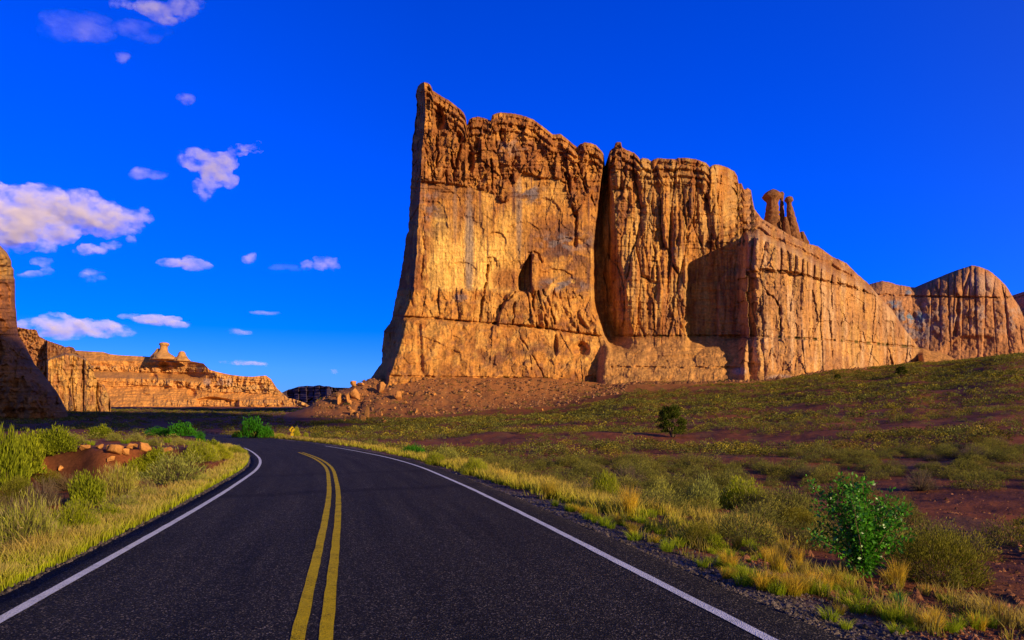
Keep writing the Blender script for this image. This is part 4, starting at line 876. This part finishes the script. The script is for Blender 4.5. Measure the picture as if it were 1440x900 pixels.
for k, (px, py, w, h) in enumerate([(110, 624, 26, 12), (128, 626, 22, 11), (160, 620, 20, 12), (176, 624, 26, 11), (190, 621, 24, 13), (205, 624, 22, 10), (216, 627, 26, 12), (236, 623, 26, 12), (252, 626, 24, 12), (268, 627, 24, 12), (96, 621, 24, 12)]):
    plant('green_grass' if k % 2 else 'feathery_brush', px, py, w, h, 'small tuft of dry grass on top of the earth bank', 'grass tuft', 'tufts on the earth bank', name='grass_tuft')
for a in [('dry_brush', 96, 690, 60, 26, 'brown twiggy shrub on the hollow floor left of the leafy bush'), ('green_bush', 196, 672, 44, 28, 'olive shrub at the right end of the hollow below the flat orange rock'), ('olive_brush', 66, 684, 44, 26, 'dark shrub in the hollow under the lone orange rock'),
          ('green_bush', 222, 660, 34, 24, 'small olive shrub at the right shoulder of the earth bank'), ('rabbitbrush', 8, 770, 60, 60, 'yellowish shrub cut by the left edge beside the nearest feathery one')]:
    plant(*a, 'shrub', GLB)
GRB = 'shrubs and clumps along the right verge'
for a in [('olive_brush', 1318, 818, 130, 76, 'large smooth olive shrub right of the tall leafy green one', 'shrub'), ('golden_grass', 886, 728, 62, 62, 'tallest golden grass clump, arching beside the road in mid-picture', 'grass clump'), ('golden_grass', 772, 702, 56, 40, 'bushy golden grass clump farther up the road', 'grass clump'),
          ('rabbitbrush', 852, 706, 46, 48, 'green shrub with pale tips touching the tallest golden clump', 'shrub'), ('grey_brush', 930, 716, 44, 42, 'grey-green shrub with spiky tips right of the tallest golden clump', 'shrub'), ('grey_brush', 990, 716, 46, 46, 'pale grey-green shrub in the middle of the verge shrubs', 'shrub'),
          ('rabbitbrush', 1042, 716, 70, 46, 'rounded yellow-green shrub at the right end of the verge shrubs', 'shrub'), ('golden_grass', 1036, 774, 40, 40, 'upright golden grass clump between dark shrubs', 'grass clump'), ('olive_brush', 984, 770, 54, 40, 'dark olive shrub left of the upright golden clump', 'shrub'),
          ('green_bush', 1006, 776, 28, 26, 'small green shrub touching the upright golden clump', 'shrub'), ('golden_grass', 1092, 806, 62, 54, 'wide golden grass clump left of the tall leafy green shrub', 'grass clump'), ('golden_grass', 1122, 798, 34, 44, 'slim golden grass clump just behind the wide golden one', 'grass clump'),
          ('golden_grass', 1172, 826, 58, 40, 'leaning golden grass clump at the foot of the leafy green shrub', 'grass clump'), ('golden_grass', 1264, 826, 50, 56, 'golden grass clump between the leafy green shrub and the olive one', 'grass clump'), ('tall_weed', 1266, 866, 36, 44, 'bright green broad-bladed weed in front of the olive shrub', 'weed'),
          ('golden_grass', 1316, 884, 54, 48, 'tawny grass clump near the lower right corner', 'grass clump'), ('green_grass', 1338, 890, 40, 26, 'green tuft leaning on the tawny clump in the lower right corner', 'grass clump'), ('golden_grass', 1400, 872, 40, 40, 'thin upright grass clump at the far right edge of the verge', 'grass clump'),
          ('grey_brush', 1344, 826, 22, 30, 'tiny pale sprig standing in front of the olive shrub', 'shrub'), ('dry_brush', 1296, 690, 50, 30, 'bleached leafless bush behind the leafy green shrub', 'shrub'), ('olive_brush', 1120, 740, 60, 30, 'dark low shrub behind the golden grass, left of the leafy green shrub', 'shrub'),
          ('golden_grass', 828, 690, 26, 26, 'narrow straw-coloured clump behind the tallest golden clump', 'grass clump'), ('golden_grass', 706, 676, 40, 24, 'rounded golden clump where the roadside grass is thickest', 'grass clump'), ('rabbitbrush', 668, 668, 40, 26, 'leafy yellow-green bush in the roadside grass far up the road', 'shrub'),
          ('bright_bush', 580, 640, 32, 15, 'vivid green low bush by the far right road edge', 'shrub'), ('grey_brush', 628, 650, 36, 24, 'straw-grey bush in the far roadside grass', 'shrub'), ('rabbitbrush', 612, 654, 30, 20, 'small yellow-green bush beside the straw-grey one', 'shrub')]:
    plant(*a, GRB)
# far side of the bend, beside the warning sign
def at(px, Y, lift=0.0):
    X = (px - CX) / FPX * Y; return X, Y, float(terrain(np.array([X]), np.array([Y]))[0]) + lift
plant('bright_bush', 355, 0, 36, 30, 'large vivid green bush beside the far bend, left of the warning sign', 'shrub', GRB, at=at(355, 96))
plant('bright_bush', 374, 0, 20, 18, 'smaller vivid green bush between the large one and the warning sign', 'shrub', GRB, at=at(374, 94))
plant('rabbitbrush', 333, 0, 14, 10, 'low yellow bush left of the large vivid green bush', 'shrub', GRB, at=at(333, 100))
plant('rabbitbrush', 416 + 0, 0, 9, 16, 'slim upright yellow-green bush just right of the warning sign', 'shrub', GRB, at=at(417, 92))
plant('rabbitbrush', 430, 0, 8, 9, 'tiny yellow-green bush farther right of the warning sign', 'shrub', GRB, at=at(430, 92))
plant('rabbitbrush', 395, 0, 16, 8, 'low golden bush left of the warning sign post', 'shrub', GRB, at=at(394, 90))

# tall leafy green shrub in the right foreground
def tube(A, P, r0, r1, col, ns=6):
    P = np.asarray(P, float); n = len(P); T = unit(np.gradient(P, axis=0)); ref = np.array([.3, .9, .2]); a = unit(np.cross(T, ref)); b = np.cross(T, a)
    rr = np.linspace(r0, r1, n)[:, None, None]; th = np.linspace(0, 2 * np.pi, ns, endpoint=False)
    V = (P[:, None] + rr * (a[:, None] * np.cos(th)[None, :, None] + b[:, None] * np.sin(th)[None, :, None])).reshape(-1, 3)
    i = np.arange(n * ns).reshape(n, ns); j = np.roll(i, -1, 1); A.add(V, col, Q=np.stack([i[:-1], j[:-1], j[1:], i[1:]], -1).reshape(-1, 4))
def leafy_shrub():
    r = np.random.default_rng(40); St = Acc(); P = []; D = []
    for k in range(40):
        a = r.uniform(0, 6.283); sp = r.uniform(.2, .60) if k > 10 else r.uniform(0, .2); H = r.uniform(.7, 1.12) * (1.0 - .4 * (k % 4 == 0))
        t = np.linspace(0, 1, 8)[:, None]
        path = np.array([0, 0, -.05]) + np.concatenate([math.cos(a) * sp * t ** 1.5, math.sin(a) * sp * .8 * t ** 1.5, H * t], 1) + r.normal(0, .012, (8, 3)) * t
        tube(St, path, .009, .003, np.array([.17, .12, .06]), 5)
        for j in range(150):
            q = r.uniform(.1, 1) ** .8; p = np.array([np.interp(q, t[:, 0], path[:, c]) for c in range(3)]); d = unit(r.normal(size=3) + np.array([0, 0, .5]))
            P.append(p + d * r.uniform(.01, .085)); D.append(d)
    P = np.array(P); D = np.array(D); col = np.array([.07, .27, .02]) * r.uniform(.5, 1.1, (len(P), 1)) + np.array([.12, .34, .015]) * r.uniform(0, 1, (len(P), 1)) ** 2
    V, C, Q = leaves(P, D, .044, .015, col, r, .5); Lf = Acc(); Lf.add(V, C, Q=Q); return St, Lf
X, Y, Z = ground_at(1214, 812); sc = 150 * Y / FPX / 1.12
sh = bpy.data.objects.new('leafy_shrub', None); COL.objects.link(sh); sh.location = (X, Y, Z); sh.scale = (sc, sc, sc)
tag(sh, 'tall leafy bright green shrub standing in the right foreground', 'shrub')
St, Lf = leafy_shrub(); link('stems', St.mesh('stems'), M_twig, sh); link('foliage', Lf.mesh('foliage'), M_glossleaf, sh)
# lone juniper on the flat
def juniper():
    r = np.random.default_rng(50); Tr = Acc(); P = []; D = []
    for k in range(30):
        a = r.uniform(0, 6.28); H = .16 + .74 * ((k * .618) % 1); sp = .36 * math.sqrt(max(0.05, 1 - ((H - .42) / .55) ** 2)) * r.uniform(.55, 1.05); t = np.linspace(0, 1, 6)[:, None]
        e = np.array([math.cos(a) * sp, math.sin(a) * sp, H]); path = e * t + r.normal(0, .015, (6, 3)) * t + np.array([0, 0, -.04])
        if k % 3 == 0: tube(Tr, path, .032, .006, np.array([.15, .10, .065]), 6)
        n = 190; d, dd, tt = dome_pts(n, r, .3, .2, k); d[:, 2] = d[:, 2] - .4
        P.append(e + d * np.array([.13, .13, .15]) * r.uniform(.8, 1.25)); D.append(unit(dd + [0, 0, .6]))
    P = np.concatenate(P); D = np.concatenate(D); P[:, 2] = np.maximum(P[:, 2], .03)
    col = np.array([.05, .075, .012]) * r.uniform(.6, 1.3, (len(P), 1)) + np.array([.09, .10, .01]) * r.uniform(0, 1, (len(P), 1)) ** 2
    V, C, Q = leaves(P, D, .055, .013, col, r, .4); Lf = Acc(); Lf.add(V, C, Q=Q); return Tr, Lf
X, Y, Z = ground_at(946, 615, 20); sc = 46 * Y / FPX
ju = bpy.data.objects.new('juniper_tree', None); COL.objects.link(ju); ju.location = (X, Y, Z); ju.scale = (sc, sc, sc)
tag(ju, 'lone dark green juniper standing above the sagebrush below the great fin', 'tree')
Tr, Lf = juniper(); link('trunk', Tr.mesh('trunk'), M_twig, ju); link('crown', Lf.mesh('crown'), M_leaf, ju)
_jun = (X, Y)
# a second one under the right end of the wall
jl = []
for (px, py, h, lab) in ((1268, 528, 13, 'small dark juniper at the foot of the wall in the shade of the slope'), (1178, 534, 8, 'tiny olive bush-like juniper at the bare foot of the wall')):
    X, Y, Z = ground_at(px, py, 100); s2 = h * Y / FPX
    j2 = bpy.data.objects.new('juniper_tree', None); COL.objects.link(j2); j2.location = (X, Y, Z); j2.scale = (s2 * 1.3, s2 * 1.3, s2); tag(j2, lab, 'tree')
    for ch in ju.children: c = ch.copy(); c.parent = j2; COL.objects.link(c)

# ------------------------------------------------------------------ sagebrush flat
sr = np.random.default_rng(91)
def field(n, y0, y1, p0, p1):
    Y = np.sqrt(sr.uniform(y0 ** 2, y1 ** 2, n)); px = sr.uniform(p0, p1, n); X = (px - CX) / FPX * Y; return X, Y, px
X1, Y1, P1 = field(62000, 9, 300, 440, 1560); X2, Y2, P2 = field(16000, 45, 560, -120, 520)
X3, Y3, P3 = field(2600, 9, 60, 460, 1560); X1 = np.concatenate([X1, X3]); Y1 = np.concatenate([Y1, Y3]); P1 = np.concatenate([P1, P3])
X, Y, P = np.concatenate([X1, X2]), np.concatenate([Y1, Y2]), np.concatenate([P1, P2])
o = road_off(X, np.minimum(Y, 140)); onroad = (Y < 142) & (o > L_EDGE - 2.6) & (o < R_EDGE + np.where(Y < 20, 2.6, 3.4))
dn = 2.3 * fbm(X / 11, Y / 17, 3.0, 3) + .7 * fbm(X / 3, Y / 3, 8.0, 2)
foot = _footY(P) - Y
bare = np.clip((90 - Y) / 160, 0, .25) - .25 + 0.35 * blob(P, Y, 1090, 22, 60, 9, .5) + 1.0 * blob(P, Y, 1420, 16, 120, 4, .4)
tal_ = (foot < 80 - np.maximum(P - 740, 0) * .17) & (P < 1060) & (P > 400) & (Y < 330) | (foot < 5 + 15 * ss(1320, 1040, P)) & (P >= 930) & (Y > 200)
dens = .50 - .16 * ss(60, 120, Y) + dn - bare
keep = (~onroad) & (sr.uniform(0, 1, len(X)) < dens) & ~(tal_ & (sr.uniform(0, 1, len(X)) > .04)) & ((Y > 60) | (o > 0)) & (np.hypot(X - _jun[0], Y - _jun[1]) > 1.2) & ~((Y < 13) & (P > 1080))
X, Y, P = X[keep], Y[keep], P[keep]
# thin by spacing
order = np.argsort(Y); X, Y, P = X[order], Y[order], P[order]; seen = {}; ok = np.zeros(len(X), bool)
for i, (x, y) in enumerate(zip(X, Y)):
    g_ = 1.15 if y < 60 else (1.5 if y < 130 else 1.45); k = (int(x / g_), int(y / g_))
    if k not in seen: seen[k] = 1; ok[i] = True
X, Y, P = X[ok], Y[ok], P[ok]; Z = terrain(X, Y)
size = np.clip(sr.lognormal(-.66, .3, len(X)), .22, .95) * np.where(Y > 120, 1.25, 1.0)
near_i = [i for i in range(len(X)) if 460 < P[i] < 1470][:285]
ms = KIND['sagebrush'][0]
ms2 = [brush(k, 2200, .12, .011, (.08, .09, .02), (.32, .29, .05), .35, .55, 36, .15).mesh('sagebrush') for k in (61, 62)]; ms3 = KIND['dry_brush'][0]
for i in near_i:
    q = sr.uniform(); me = ms3[i % 2] if q < .07 else (ms2[i % 2] if q < .38 else ms[i % 4])
    b_ = link('sagebrush', me, M_leaf); s = size[i]; b_.location = (X[i], Y[i], Z[i] - .04); b_.scale = (s, s, s * sr.uniform(.75, 1.05)); b_.rotation_euler = (0, 0, sr.uniform(0, 6.28))
    tag(b_, 'low rounded sagebrush on the red soil of the flat right of the road', 'sagebrush', 'sagebrush clumps on the flat')
rest = np.setdiff1d(np.arange(len(X)), near_i)
def lod(seed, n, L, Wd):
    r = np.random.default_rng(seed); Pq, d, t = dome_pts(n, r, .3, .72, seed, .15); D = unit(d + [0, 0, .5])
    f = r.uniform(0, 1, (n, 1)); V, C, Q = leaves(Pq, D, L, Wd, np.array(SG0) * (1 - f) + np.array(SG1) * f * 1.05, r); V[:, 2] *= .9; return V, C, Q
tm = [lod(100 + k, 170, .2, .05) for k in range(6)]; tf_ = [lod(120 + k, 46, .34, .12) for k in range(6)]
vs, cs, qs, nn = [], [], [], 0
for i in rest:
    V, C, Q = (tm if Y[i] < 90 else tf_)[i % 6]; a = sr.uniform(0, 6.28); c_, s_ = math.cos(a), math.sin(a); s = size[i]
    W_ = np.empty_like(V); W_[:, 0] = (V[:, 0] * c_ - V[:, 1] * s_) * s + X[i]; W_[:, 1] = (V[:, 0] * s_ + V[:, 1] * c_) * s + Y[i]; W_[:, 2] = V[:, 2] * s * .85 + Z[i] - .04
    tint = np.array([1.0, 1.0, 1.0]) * sr.uniform(.5, 1.2); uq = sr.uniform(); tint = tint * np.array([1.5, 1.25, .7]) if uq < .22 else (tint * np.array([1.25, .95, .8]) if uq < .36 else tint)
    vs.append(W_); cs.append(C * tint); qs.append(Q + nn); nn += len(V)
tag(link('sagebrush_cover', mesh('sagebrush_cover', np.concatenate(vs), [np.concatenate(qs)], np.concatenate(cs)), M_leaf), kind='stuff')
print('sage', len(near_i), len(rest))

# ------------------------------------------------------------------ roadside grass
def blades(X, Y, h, lean_dir, w, c0, c1, c2, r):
    n = len(X); Z = terrain(X, Y) - .02; B = np.stack([X, Y, Z], 1); a = r.uniform(0, 6.283, n)
    dr = np.stack([np.cos(a), np.sin(a), 0 * a], 1) * (h * r.uniform(.1, .6, n))[:, None] + lean_dir * h[:, None] * .2
    b = r.uniform(0, 6.283, n); S = np.stack([np.cos(b), np.sin(b), 0 * b], 1) * w[:, None]; up = np.array([0, 0, 1.0])
    m = B + dr * .35 + up * (h * .6)[:, None]; e = B + dr + up * (h * .98)[:, None]
    V = np.stack([B - S, B + S, m - S * .7, m + S * .7, e], 1); f = r.uniform(.65, 1.3, (n, 1))
    C = np.stack([c0 * f, c0 * f, c1 * f, c1 * f, c2 * f], 1); k = np.arange(n) * 5
    return V.reshape(-1, 3), C.reshape(-1, 3), np.stack([k, k + 1, k + 3, k + 2], 1), np.stack([k + 2, k + 3, k + 4], 1)
gr = np.random.default_rng(33); A = Acc()
def verge(n, y0, y1, lo, hi, hmin, hmax, cols, side, clump=None, dens=None):
    Y0 = 1 / gr.uniform(1 / y1, 1 / y0, n); t = gr.uniform(0, 1, n); off = np.where(side < 0, L_EDGE - (lo + (hi - lo) * t), R_EDGE + lo + (hi - lo) * t)
    dx = slope(Y0); nl = np.sqrt(1 + dx ** 2); X = bend(Y0) + off / nl; Y = Y0 - off * dx / nl
    nz = fbm(X * 1.6, Y * 1.1, 4.0, 3); m = np.ones(n, bool)
    if clump is not None: m &= nz > clump
    if dens is not None: m &= gr.uniform(0, 1, n) < dens(t, Y)
    X, Y, nz, t = X[m], Y[m], nz[m], t[m]; n = len(X)
    h = gr.uniform(hmin, hmax, n) * (1 + .9 * nz); w = .0028 + .00045 * Y * gr.uniform(.6, 1.2, n)
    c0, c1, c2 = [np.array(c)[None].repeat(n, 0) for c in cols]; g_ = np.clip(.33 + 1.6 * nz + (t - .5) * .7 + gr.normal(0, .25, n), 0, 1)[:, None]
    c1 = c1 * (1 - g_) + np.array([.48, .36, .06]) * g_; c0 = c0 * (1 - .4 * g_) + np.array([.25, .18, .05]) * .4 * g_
    A.add(*blades(X, Y, h, np.array([-.3, .2, 0]), w, c0, c1, c2, gr)[:2], *[None] * 0) if False else None
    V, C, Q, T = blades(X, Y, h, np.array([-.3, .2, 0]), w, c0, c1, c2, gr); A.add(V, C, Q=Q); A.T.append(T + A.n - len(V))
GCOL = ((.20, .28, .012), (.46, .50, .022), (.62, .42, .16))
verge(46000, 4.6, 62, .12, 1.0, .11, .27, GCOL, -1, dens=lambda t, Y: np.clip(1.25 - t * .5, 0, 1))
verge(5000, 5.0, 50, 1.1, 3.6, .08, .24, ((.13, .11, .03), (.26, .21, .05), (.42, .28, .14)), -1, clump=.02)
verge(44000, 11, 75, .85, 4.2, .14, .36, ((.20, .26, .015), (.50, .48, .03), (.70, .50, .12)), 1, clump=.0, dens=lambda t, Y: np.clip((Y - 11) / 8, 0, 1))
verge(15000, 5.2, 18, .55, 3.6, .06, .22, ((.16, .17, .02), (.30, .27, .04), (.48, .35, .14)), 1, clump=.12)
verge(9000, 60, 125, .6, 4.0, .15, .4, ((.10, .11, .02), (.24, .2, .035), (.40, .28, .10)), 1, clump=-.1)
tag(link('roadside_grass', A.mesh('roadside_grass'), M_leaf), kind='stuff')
# single tufts on the gravel of the right verge
for k in range(150):
    Y0 = 5.4 + 9.5 * gr.uniform() ** 1.2; off = R_EDGE + .3 + abs(gr.normal(0, 1.4)); dx = slope(Y0); X_ = bend(Y0) + off; Y_ = Y0 - off * dx * .95
    Z_ = float(terrain(np.array([X_]), np.array([Y_]))[0]); kd = 'golden_grass' if gr.uniform() < .22 else 'green_grass'
    ms_, mt_ = KIND[kd]; o = link('grass_tuft', ms_[k % 3], mt_); hh = gr.uniform(.10, .27) * (1.3 if kd[0] == 'g' and kd[1] == 'o' else 1)
    o.location = (X_, Y_, Z_ - .01); o.scale = (hh * gr.uniform(.7, 1.1), hh * gr.uniform(.7, 1.1), hh); o.rotation_euler = (0, 0, gr.uniform(0, 6.28))
    tag(o, 'small grass tuft growing in the gravel shoulder right of the white line', 'grass tuft', 'tufts on the right gravel shoulder')

# ------------------------------------------------------------------ warning sign at the bend
M_sign = flat_mat('yellow_sign_sheeting', (.80, .50, .01), .45, 8, .08); M_black = flat_mat('black_legend', (.012, .012, .012), .5); M_post = flat_mat('galvanised_post', (.34, .33, .31), .5, 30, .2)
def prism(pts, th):
    """a flat outline in x-z given a thickness along y"""
    p = np.array(pts, float); n = len(p); V = np.concatenate([np.stack([p[:, 0], np.full(n, -th / 2), p[:, 1]], 1), np.stack([p[:, 0], np.full(n, th / 2), p[:, 1]], 1)])
    me = bpy.data.meshes.new('prism'); k = range(n)
    me.from_pydata(V.tolist(), [], [list(k), [n + i for i in reversed(k)]] + [[(i + 1) % n, i, n + i, n + (i + 1) % n] for i in k]); me.update(); return me
X, Y, Z = at(411, 84); sg = bpy.data.objects.new('warning_sign', None); COL.objects.link(sg); sg.location = (X, Y, Z); sg.rotation_euler = (0, 0, R(-12))
tag(sg, 'yellow diamond warning sign with a curved black arrow on a post at the bend', 'road sign')
link('post', prism([(-.035, -.3), (.035, -.3), (.035, 1.5), (-.035, 1.5)], .05), M_post, sg)
def rdiamond(c, r, k=.08):
    out_ = []
    for a in range(4):
        t0 = np.array([math.cos(a * math.pi / 2), math.sin(a * math.pi / 2)]); n0 = np.array([math.cos((a - 1) * math.pi / 2), math.sin((a - 1) * math.pi / 2)]); n1 = np.array([math.cos((a + 1) * math.pi / 2), math.sin((a + 1) * math.pi / 2)])
        out_ += [t0 * r + (n0 - t0) * r * k, t0 * r * (1 - k * .35), t0 * r + (n1 - t0) * r * k]
    return [(q[0], q[1] + c) for q in out_]
face = link('sign_panel', prism(rdiamond(1.12, .44), .012), M_sign, sg); face.location = (0, -.035, 0)
pl = link('plaque', prism([(-.19, .40), (.19, .40), (.19, .70), (-.19, .70)], .012), M_sign, sg); pl.location = (0, -.035, 0)
bd = []
outer = rdiamond(1.12, .415); inner = rdiamond(1.12, .385)
me = bpy.data.meshes.new('border'); n = len(outer); V = [(a, 0, b) for a, b in outer + inner]; me.from_pydata(V, [], [[i, (i + 1) % n, n + (i + 1) % n, n + i] for i in range(n)]); me.update()
o = link('border', me, M_black, face); o.location = (0, -.009, 0)
arc = [(-.09, .90), (-.09, 1.08)] + [(-.09 + .10 * (1 - math.cos(t)) * .9, 1.08 + .10 * math.sin(t)) for t in np.linspace(.2, 1.25, 6)] + [(.06, 1.23)]
arc = np.array(arc); tg = np.gradient(arc, axis=0); tg /= np.linalg.norm(tg, axis=1)[:, None]; nrm = np.stack([-tg[:, 1], tg[:, 0]], 1) * .045
V = [(a[0], 0, a[1]) for a in arc + nrm] + [(a[0], 0, a[1]) for a in arc - nrm]; k = len(arc); Fc = [[i, i + 1, k + i + 1, k + i] for i in range(k - 1)]
tip = arc[-1]; d = tg[-1]; q = np.array([-d[1], d[0]]); b0 = len(V); V += [(tip[0] + q[0] * .12, 0, tip[1] + q[1] * .12), (tip[0] + d[0] * .15, 0, tip[1] + d[1] * .15), (tip[0] - q[0] * .12, 0, tip[1] - q[1] * .12)]; Fc.append([b0, b0 + 1, b0 + 2])
me = bpy.data.meshes.new('arrow'); me.from_pydata(V, [], Fc); me.update(); o = link('arrow', me, M_black, face); o.location = (0, -.009, 0)

# ------------------------------------------------------------------ clouds
def cloud_mat(name, dens, noise_scale, lo, hi, fall=-.55):
    m = bpy.data.materials.new(name); m.use_nodes = True; t = m.node_tree; t.nodes.clear()
    g = N(t, 'ShaderNodeNewGeometry'); n = noise_node(t, noise_scale, 8, 0.68, g.outputs['Position'], (1, 1, 1.5))
    tcn = N(t, 'ShaderNodeTexCoord'); sb = N(t, 'ShaderNodeVectorMath', operation='SUBTRACT'); t.links.new(tcn.outputs['Generated'], sb.inputs[0]); sb.inputs[1].default_value = (.5, .5, .5)
    dd = N(t, 'ShaderNodeVectorMath', operation='DOT_PRODUCT'); t.links.new(sb.outputs[0], dd.inputs[0]); t.links.new(sb.outputs[0], dd.inputs[1])
    fo = N(t, 'ShaderNodeMath', operation='MULTIPLY_ADD'); t.links.new(dd.outputs['Value'], fo.inputs[0]); fo.inputs[1].default_value = fall; t.links.new(n.outputs[0], fo.inputs[2])
    mr = N(t, 'ShaderNodeMapRange'); mr.inputs['From Min'].default_value = lo; mr.inputs['From Max'].default_value = hi; mr.inputs['To Max'].default_value = dens
    t.links.new(fo.outputs[0], mr.inputs['Value'])
    v = N(t, 'ShaderNodeVolumePrincipled'); v.inputs['Color'].default_value = (.93, .88, 1, 1); v.inputs['Anisotropy'].default_value = -.3
    t.links.new(mr.outputs[0], v.inputs['Density']); o = N(t, 'ShaderNodeOutputMaterial'); t.links.new(v.outputs[0], o.inputs['Volume']); return m
M_cloud = cloud_mat('cloud_vapour', .018, .010, .36, .66); M_thin = cloud_mat('thin_cloud_vapour', .010, .011, .36, .66); M_veil = cloud_mat('veil_cloud_vapour', .0022, .008, .34, .70); M_dense = cloud_mat('shade_blocker_vapour', .35, .01, .05, .3, 0.0)
def cloud_mesh(balls, voxel, rough, seed):
    A = Acc(); u = np.linspace(0, np.pi, 9); v = np.linspace(0, 2 * np.pi, 14, endpoint=False); U, Vv = np.meshgrid(u, v, indexing='ij')
    sp = np.stack([np.sin(U) * np.cos(Vv), np.sin(U) * np.sin(Vv), np.cos(U)], -1); i = np.arange(9 * 14).reshape(9, 14); j = np.roll(i, -1, 1); Q = np.stack([i[:-1], i[1:], j[1:], j[:-1]], -1).reshape(-1, 4)
    for c, r in balls: A.add((sp * np.asarray(r) + np.asarray(c)).reshape(-1, 3), (1, 1, 1), Q=Q)
    tmp = bpy.data.objects.new('tmp', A.mesh('tmp')); COL.objects.link(tmp); md = tmp.modifiers.new('r', 'REMESH'); md.mode = 'VOXEL'; md.voxel_size = voxel
    dg = bpy.context.evaluated_depsgraph_get(); me = bpy.data.meshes.new_from_object(tmp.evaluated_get(dg)); bpy.data.objects.remove(tmp)
    n = len(me.vertices); co = np.empty(n * 3); me.vertices.foreach_get('co', co); co = co.reshape(-1, 3); no = np.empty(n * 3); me.vertices.foreach_get('normal', no); no = no.reshape(-1, 3)
    k = rough; d = fbm(co[:, 0] / (k * 4) + seed, co[:, 1] / (k * 4), co[:, 2] / (k * 3), 5, .6) * k * 2.6
    me.vertices.foreach_set('co', (co + no * d[:, None]).ravel()); me.update(); me.materials.clear(); me.name = 'cloud'; return me
CD = 4200.0; cr = np.random.default_rng(12); kk = CD / FPX
def cloud(pts, mat, label, fuzz=1.0, seed=0, group=None, depth=.7):
    """pts: (px, py, rx, ry) lobes"""
    balls = []
    for (px, py, rx, ry) in pts:
        for q in range(5):
            f = cr.uniform(.35, .75); ox, oy = cr.normal(0, .38, 2)
            c = ((px + ox * rx - CX) * kk, CD + cr.normal(0, .3) * rx * kk * depth, CAMZ - (py + oy * ry - HZ) * kk)
            balls.append((c, (rx * f * kk, rx * f * kk * depth, ry * (f + .12) * kk)))
    rmin = min(p[3] for p in pts); me = cloud_mesh(balls, max(rmin * kk * .16, 5), max(rmin * kk * .22, 4) * fuzz, seed)
    o = link('cloud', me, mat); return tag(o, label, 'cloud', group)
GC = 'clouds in the evening sky'
cloud([(25, 285, 55, 34), (70, 290, 60, 34), (115, 298, 50, 26), (160, 303, 45, 20), (200, 303, 24, 13), (10, 325, 50, 28), (70, 325, 50, 22), (-40, 305, 60, 45)], M_cloud, 'largest mauve cloud bank at the left edge above the butte', 1, 1, GC)
cloud([(285, 232, 34, 22), (290, 265, 16, 20), (318, 225, 28, 16), (345, 207, 24, 9), (310, 250, 18, 14)], M_cloud, 'ragged white cloud drooping high above the golden mesa', 1.2, 2, GC)
cloud([(205, 243, 22, 8), (228, 246, 14, 6)], M_thin, 'faint wisp trailing left of the ragged high cloud', 1.3, 3, GC)
cloud([(266, 371, 28, 7), (262, 367, 16, 6)], M_cloud, 'small flat-bottomed white cloud to the right of the largest bank', 1, 4, GC)
cloud([(352, 366, 11, 8)], M_cloud, 'tiny round white puff between two flat-bottomed clouds', 1, 5, GC)
cloud([(458, 371, 25, 9), (450, 368, 12, 8)], M_cloud, 'small white cloud nearest to the great fin', 1, 6, GC)
cloud([(262, 138, 17, 7)], M_thin, 'small pale cloud above the ragged one', 1.2, 7, GC)
cloud([(173, 80, 16, 9)], M_thin, 'small mauve puff high on the left', 1.1, 8, GC)
cloud([(172, 4, 24, 9), (220, 12, 30, 12), (260, 6, 26, 12), (235, 26, 22, 6)], M_thin, 'thin broken cloud cut by the top edge of the sky', 1.4, 9, GC)
cloud([(128, 349, 24, 9), (152, 343, 16, 6)], M_cloud, 'small cloud just under the right end of the largest bank', 1.1, 10, GC)
cloud([(183, 338, 8, 6)], M_cloud, 'tiny puff below the tip of the largest bank', 1, 11, GC)
cloud([(70, 384, 24, 6), (45, 386, 20, 5), (65, 370, 18, 6)], M_thin, 'faint pair of low wisps right of the butte top', 1.3, 12, GC)
cloud([(120, 386, 18, 7), (125, 392, 11, 5)], M_thin, 'faint small puff right of the low wisps', 1.2, 13, GC)
cloud([(70, 460, 50, 17), (120, 462, 36, 14), (145, 466, 38, 9), (100, 452, 18, 8), (175, 468, 20, 5)], M_cloud, 'brightest low white cloud above the short golden fin', 1.2, 14, GC)
cloud([(225, 449, 38, 8), (255, 454, 24, 5), (185, 445, 18, 6)], M_cloud, 'long low mauve cloud above the mesa turret', 1.1, 15, GC)
cloud([(325, 465, 20, 5), (340, 468, 14, 4)], M_thin, 'thin low wisp right of the mesa turret', 1.2, 16, GC)
cloud([(340, 510, 26, 4), (320, 509, 14, 4), (365, 513, 14, 3.5)], M_cloud, 'thin bright cloud streak just above the right slope of the mesa', 1.1, 17, GC)
cloud([(471, 523, 8, 4)], M_thin, 'tiny cloud low in the gap left of the great fin', 1, 18, GC)
cloud([(376, 440, 22, 3)], M_thin, 'faint flat streak right of the long low mauve cloud', 1, 19, GC)
cloud([(110, 40, 60, 7), (190, 45, 50, 7)], M_veil, 'faint broad veil high on the left below the top edge', 1.4, 20, GC)
cloud([(400, 375, 26, 4)], M_veil, 'faint streak between the tiny puff and the cloud nearest the fin', 1.2, 21, GC)
# unseen cloud-shaped blocker, added off-camera to shade the left plain and butte
def shade_blocker():
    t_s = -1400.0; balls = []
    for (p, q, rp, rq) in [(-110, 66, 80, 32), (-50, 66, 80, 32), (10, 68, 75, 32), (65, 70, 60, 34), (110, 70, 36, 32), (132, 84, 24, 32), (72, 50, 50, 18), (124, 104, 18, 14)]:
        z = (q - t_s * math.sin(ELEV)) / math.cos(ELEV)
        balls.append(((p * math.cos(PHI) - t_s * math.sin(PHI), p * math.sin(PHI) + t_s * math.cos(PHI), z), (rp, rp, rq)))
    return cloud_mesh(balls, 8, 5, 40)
tag(link('cloud', shade_blocker(), M_dense), 'unseen cloud added behind the camera to shade the left plain and butte', 'cloud')
